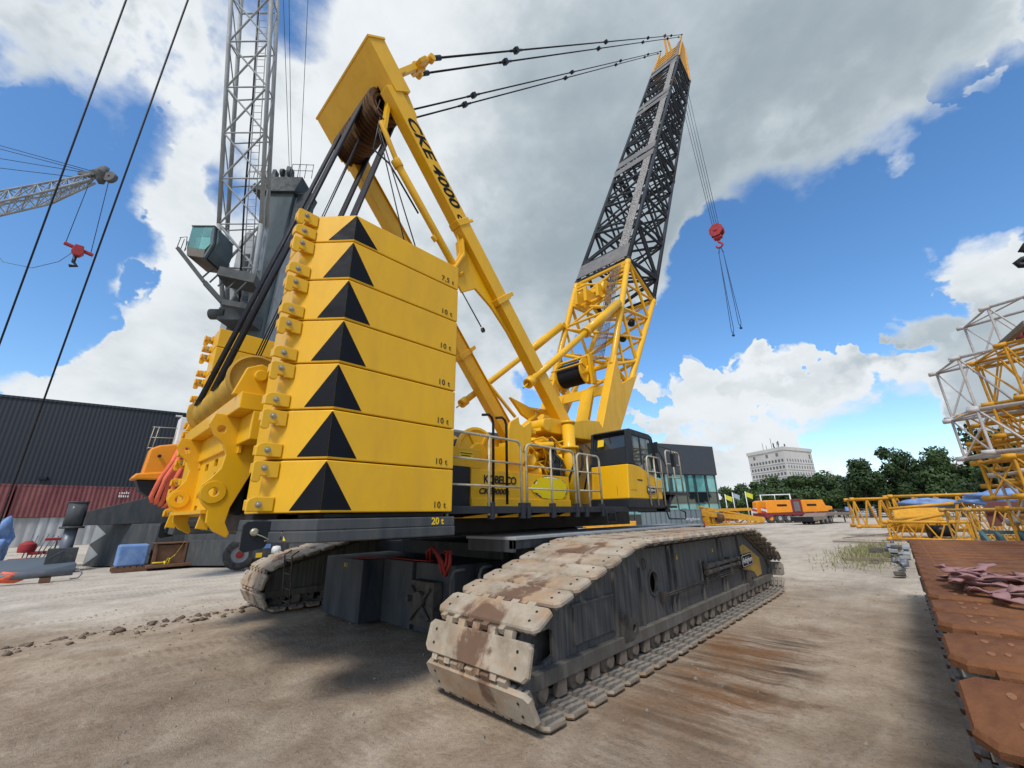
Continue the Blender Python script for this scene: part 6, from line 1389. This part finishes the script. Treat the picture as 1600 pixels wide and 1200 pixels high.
# flags
rn = random.Random(8)
for i, (x, y, h, c_) in enumerate(((-19.6,86,4.9,'yellow flag nearest the glass hall'),(-18.4,86.5,5.2,'middle of the three flags, pale and furled'),(-16.3,87,5.3,'yellow flag farthest from the glass hall'))):
    fp = thing('flag_pole', 'white pole with '+c_, 'flag', (x,y,0), 'flags by the glass hall'); b_ = MB(); b_.tube((x,y,0),(x,y,h),.08,8); b_.build('pole', [WHITEP], fp)
    b_ = MB(); vs = []; 
    for k in range(6):
        q = k/5; vs += [(x+.1+q*1.1,y-.15*math.sin(q*6),h-.1-q*.5),(x+.1+q*1.0,y-.15*math.sin(q*6+.4),h-.9-q*.6)]
    b_.add(vs, [(2*k,2*k+1,2*k+3,2*k+2) for k in range(5)], 0, True); b_.build('flag', [FLAGM if i != 1 else GREYBLUE], fp)
gt = MB(); gt.tube((-13.9,87,0),(-13.9,87,4.6),.1,8); gt.tube((-9.6,88.5,0),(-9.6,88.5,4.6),.1,8); gt.tube((-13.9,87,4.5),(-9.6,88.5,4.5),.1,8); gt.tube((-11.8,87.7,3.4),(-11.8,87.7,4.5),.06,8)
tag(gt.build('goal_frame', WHITEP, loc=(-12,88,0)), 'white pipe portal frame between the flags and the mobile crane', 'frame')
bc = MB(); bc.bx(-19.3,-16.5,79,81,.2,2.3); tag(bc.build('red_skip', REDM, loc=(-18,80,0), bevel=.05), 'rust red skip under the flags beside the glass hall', 'skip')
# ---- glass-fronted hall
gh = thing('glass_hall', 'anthracite hall with teal glass lower front, behind the crane cab', 'building', (-19,58,0))
g0, g1 = V((-37.5,16.2,0)), V((-14.9,68.6,0)); gd = (g1-g0).normalized(); gn = V((gd.y,-gd.x,0)); GL = (g1-g0).length
b_ = MB(); b_.obx((g0+g1)/2-gn*9+V((0,0,9.4)), gd*GL/2, gn*9, V((0,0,2.2))); b_.obx((g0+g1)/2-gn*9.4+V((0,0,3.6)), gd*(GL/2-.4), gn*9, V((0,0,3.6))); b_.build('wall', [paint('hall_panel', (.045,.050,.060), .55, var=.1)], gh)
b_ = MB(); b_.obx(g1-gd*23.0-gn*-.02+V((0,0,9.3)), gd*.06, gn*.02, V((0,0,2.3))); b_.build('white_joint', [GREYL], gh)
# glazing: bays with mullions, two dark bands
gw = MB(); rows = [(.3,1.4),(1.6,3.0),(3.2,4.9),(5.1,7.1)]
for z0, z1 in ((.25,1.5),(3.05,4.6)): gw.obx(g1-gd*17+gn*-.36+V((0,0,(z0+z1)/2)), gd*17, gn*.02, V((0,0,(z1-z0)/2)))
gw.build('dark_glazing', [GLASSD], gh)
gw = MB()
for z0, z1 in ((1.55,3.0),(4.65,7.15)): gw.obx(g1-gd*17+gn*-.36+V((0,0,(z0+z1)/2)), gd*17, gn*.02, V((0,0,(z1-z0)/2)))
gw.build('teal_glazing', [GLASST], gh)
ml = MB()
for k in range(18): ml.obx(g1-gd*(.3+k*2.0)+gn*-.30+V((0,0,3.6)), gd*.06, gn*.06, V((0,0,3.55)))
for z in (.2,1.52,3.02,4.62,7.15): ml.obx(g1-gd*17+gn*-.30+V((0,0,z)), gd*17, gn*.05, V((0,0,.05)))
for k in (3,5,7): ml.obx(g1-gd*(1.3+k*2.0)+gn*-.28+V((0,0,2.2)), gd*.5, gn*.04, V((0,0,.04)))
ml.build('mullion', [SLATE], gh)
for k, w_ in enumerate((2.2,4.5,6.0,9.1,10.4)):
    b_ = MB(); b_.obx(g1-gd*w_+gn*-.335+V((0,0,5.9)), gd*.28, gn*.015, V((0,0,1.2))); b_.build('blind', [paint('blind_%s' % 'abcde'[k], (.02,.06,.065), .5)], gh)
# ---- office tower and the blue building
of = thing('office_tower', 'pale concrete office tower with rows of square windows, above the trees', 'building', (-45,268,0))
oc, ol, orr = V((-39.2,255.9,0)), V((-60.2,270.8,0)), V((-30.5,279.5,0))
dl, dr_ = (ol-oc), (orr-oc); nl = V((dl.y,-dl.x,0)).normalized(); nl = nl if nl.dot(V((6.8,0,0))-oc) > 0 else -nl; nr = V((dr_.y,-dr_.x,0)).normalized(); nr = nr if nr.dot(V((6.8,0,0))-oc) > 0 else -nr
b_ = MB(); b_.pz([tuple(p.xy) for p in (oc, ol, ol+dr_, orr)], 0, 34, 0); bdy = b_.build('wall', [CONC], of)
b_ = MB(); b_.pz([tuple((p+q).xy) for p, q in ((oc,nl*.4+nr*.4),(ol,nl*.4-nr*.4),(ol+dr_,-nl*.4-nr*.4),(orr,nr*.4-nl*.4))], 32.6, 34.3, 0); b_.build('parapet', [CONC], of)
wproto = None
for D_, n_, cnt, ww in ((dl, nl, 11, .62), (dr_, nr, 10, .42)):
    L_ = D_.length; dd_ = D_.normalized()
    for row in range(8):
        b_ = MB()
        for k in range(cnt):
            c = oc+dd_*(L_*(k+.8)/(cnt+.6))+V((0,0,27.3-row*3.45)); b_.obx(c+n_*.02, dd_*ww, n_*.05, V((0,0,.72)))
        b_.build('window_row', [WINOFF], bdy)
        s_ = MB(); s_.obx(oc+dd_*L_/2+n_*.12+V((0,0,25.9-row*3.45)), dd_*(L_/2-.3), n_*.12, V((0,0,.16))); s_.build('sill_band', [CONC], bdy)
b_ = MB()
for k in (2,5,9): c = oc+dl*(k/11)+V((0,0,30.6)); b_.obx(c+nl*.02, dl.normalized()*.8, nl*.04, V((0,0,.9)))
c = oc+dr_*.9+V((0,0,29.8)); b_.obx(c+nr*.02, dr_.normalized()*.7, nr*.04, V((0,0,1.2))); b_.build('vent_grille', [PANELG], bdy)
an = MB(); rn = random.Random(4)
for k in range(11):
    c = oc+dl*rn.uniform(.1,.7)+dr_*rn.uniform(.1,.7)+V((0,0,34)); h = rn.uniform(2,7); an.tube(c, c+V((0,0,h)), .12, 5); an.bx(c.x-.3,c.x+.3,c.y-.3,c.y+.3,34+h*.6,34+h*.95) if k % 2 else None
an.build('antenna', [DUSTBLK], of)
bb_ = thing('blue_building', 'low pale blue building right of the office tower', 'building', (-14,200,0))
b_ = MB(); b_.bx(-22,-4,196,215,0,13.5); o_b = b_.build('wall', [GREYBLUE], bb_); b_ = MB()
for z in (5,8.2,11): b_.bx(-21.5,-4.5,195.95,196.05,z,z+1.2)
b_.build('window_row', [WINOFF], o_b); b_ = MB(); b_.bx(-9,-4,194,215,13.5,18.5); b_.build('stair_tower', [SLATE], bb_)
# ---- trees
def crown(mb, c, rad, n, leaf, rn, m=0, clumps=9):
    n = int(n*1.7); leaf *= .8; clumps = int(clumps*1.9)
    cl = []
    for k in range(clumps):
        d = V((rn.gauss(0,1), rn.gauss(0,1), rn.gauss(0,.8)+.2)); d.normalize(); q = rn.uniform(.35,.9)
        cl.append((V((c[0]+d.x*rad[0]*q, c[1]+d.y*rad[1]*q, c[2]+d.z*rad[2]*q)), rn.uniform(.18,.40)))
    for k in range(n):
        cc, s = rn.choice(cl); d = V((rn.gauss(0,1), rn.gauss(0,1), rn.gauss(0,1))); d.normalize(); q = s*rn.random()**.4
        p = cc+V((d.x*rad[0]*q, d.y*rad[1]*q, d.z*rad[2]*q)); a = V((rn.gauss(0,1),rn.gauss(0,1),rn.gauss(0,1))).normalized(); b = a.cross(d if abs(a.dot(d)) < .95 else V((0,0,1))).normalized(); l = leaf*rn.uniform(.5,1.3)
        mb.add([p-a*l, p-b*l*.55, p+a*l, p+b*l*.55], [(0,1,2,3)], m)
def tree(name, label, x, y, h, r, n, leaf, mat, seed, grp, trunk=.3):
    t_ = thing(name, label, 'tree', (x,y,0), grp); rn = random.Random(seed)
    b_ = MB(); b_.tube((x,y,0),(x+.1,y,h*.55),.35,8,.15)
    for k in range(6): a = k*1.05; b_.tube((x,y,h*(.28+.04*k)),(x+r*.55*math.cos(a),y+r*.55*math.sin(a),h*(.5+.05*k)),.16,6,.05)
    b_.build('trunk', [BARK], t_)
    b_ = MB(); crown(b_, (x,y,h*(.5+trunk*.25)), (r,r,h*(.5-trunk*.2)), n, leaf, rn, 0, 16); b_.build('crown', [mat], t_); return t_
TG = 'big dark trees beyond the yellow lattice sections'
tree('broadleaf_tree', 'dark rounded tree, left one of the three big trees', -1.2, 119, 11.6, 4.6, 5200, .42, LEAF_D, 1, TG)
tree('broadleaf_tree', 'dark tall tree, middle one of the three big trees', 5.0, 121, 14.6, 5.8, 7200, .42, LEAF_D, 2, TG)
tree('broadleaf_tree', 'greener broad tree, right one of the three big trees', 12.4, 119, 14.4, 5.6, 6400, .42, LEAF_M, 3, TG)
tree('conifer_tree', 'ragged dark tree partly behind the piled lattice sections', 14.8, 78, 11.8, 2.7, 4200, .36, LEAF_D, 4, None)
tree('broadleaf_tree', 'small dark tree between the right big tree and the lattice pile', 13.6, 90, 6.2, 3.2, 2600, .36, LEAF_D, 5, None)
rn = random.Random(15)
for k, (x, y, h, r, mt) in enumerate(((-37,148,9.5,6,1),(-31,150,11,6.5,1),(-25,147,12.3,7,1),(-18.5,150,13.2,7.5,1),(-12,149,12.6,7,1),(-6.5,150,9.4,6.5,1),(-1.5,145,8,6,0),(-28,132,7.6,5,1),(-21,130,8.4,5.5,1),(-14,131,8.2,5.5,1),(-8,130,7.2,5,1),(3,138,5.0,4.5,0),(9,138,5.2,4.5,0))):
    tree('hedge_tree', 'bushy mid-green tree in the row under the office tower, '+['leftmost, beside the glass hall','second from the glass hall','under the tower left face','under the tower corner','under the tower right face','in front of the blue building','right of the blue building','front row, far left','front row, behind the flags','front row, behind the mobile crane','front row, right of that crane','behind the left big tree','behind the right big tree'][k], x, y, h, r, 3600, .5, LEAF_M if mt else LEAF_D, 30+k, 'row of trees below the office tower', .1)
fe = thing('yard_fence', 'low dark mesh fence along the far side of the yard', 'fence', (-2,112,0))
b_ = MB()
for k in range(12): b_.beam((-9+k*2.2,110+k*.25,0),(-9+k*2.2,110+k*.25,1.9),.1,.1)
b_.build('post', [DUSTBLK], fe)
b_ = MB(); 
for z in (.3,.7,1.1,1.5,1.85): b_.beam((-9,110,z),(15.2,112.75,z),.05,.12)
b_.build('rail', [DUSTBLK], fe); b_ = MB(); b_.obx((-4,110.4,1.9),(.5,.05,0),(0,.03,0),(0,0,.4)); b_.build('blue_sign', [BLUET], fe)

# orange and yellow plant seen through the gap below the crane's deck
og2 = thing('orange_dumper', 'orange machine glimpsed in the gap below the counterweight', 'machine', (-11.7,15.3,0))
b_ = MB(); b_.obx((-11.9,15.4,1.05), (.40,.48,0), (-.6,.5,0), (0,0,.45)); b_.build('body', [ORANGE], og2, bevel=.05)
b_ = MB(); b_.obx((-11.7,15.5,.5), (.45,.55,0), (-.5,.4,0), (0,0,.12)); b_.build('skirt', [WHITEP], og2, bevel=.03)
for t in (-.3,.35): MB().tube((-11.8+t*.7,15.4+t*.8,.0),(-11.8+t*.7,15.4+t*.8,.4),.2,14).build('foot', [TYRE], og2)
yg2 = MB(); yg2.beam((-21.5,41.0,.62),(-16.6,44.3,.55),.5,.7); yg2.beam((-21.2,41.2,.15),(-17,44,.15),.6,.3)
tag(yg2.build('steel_girder', YEL_O, loc=(-19,42.6,0), bevel=.04), 'yellow steel girder on the yard seen under the crane cab', 'girder')
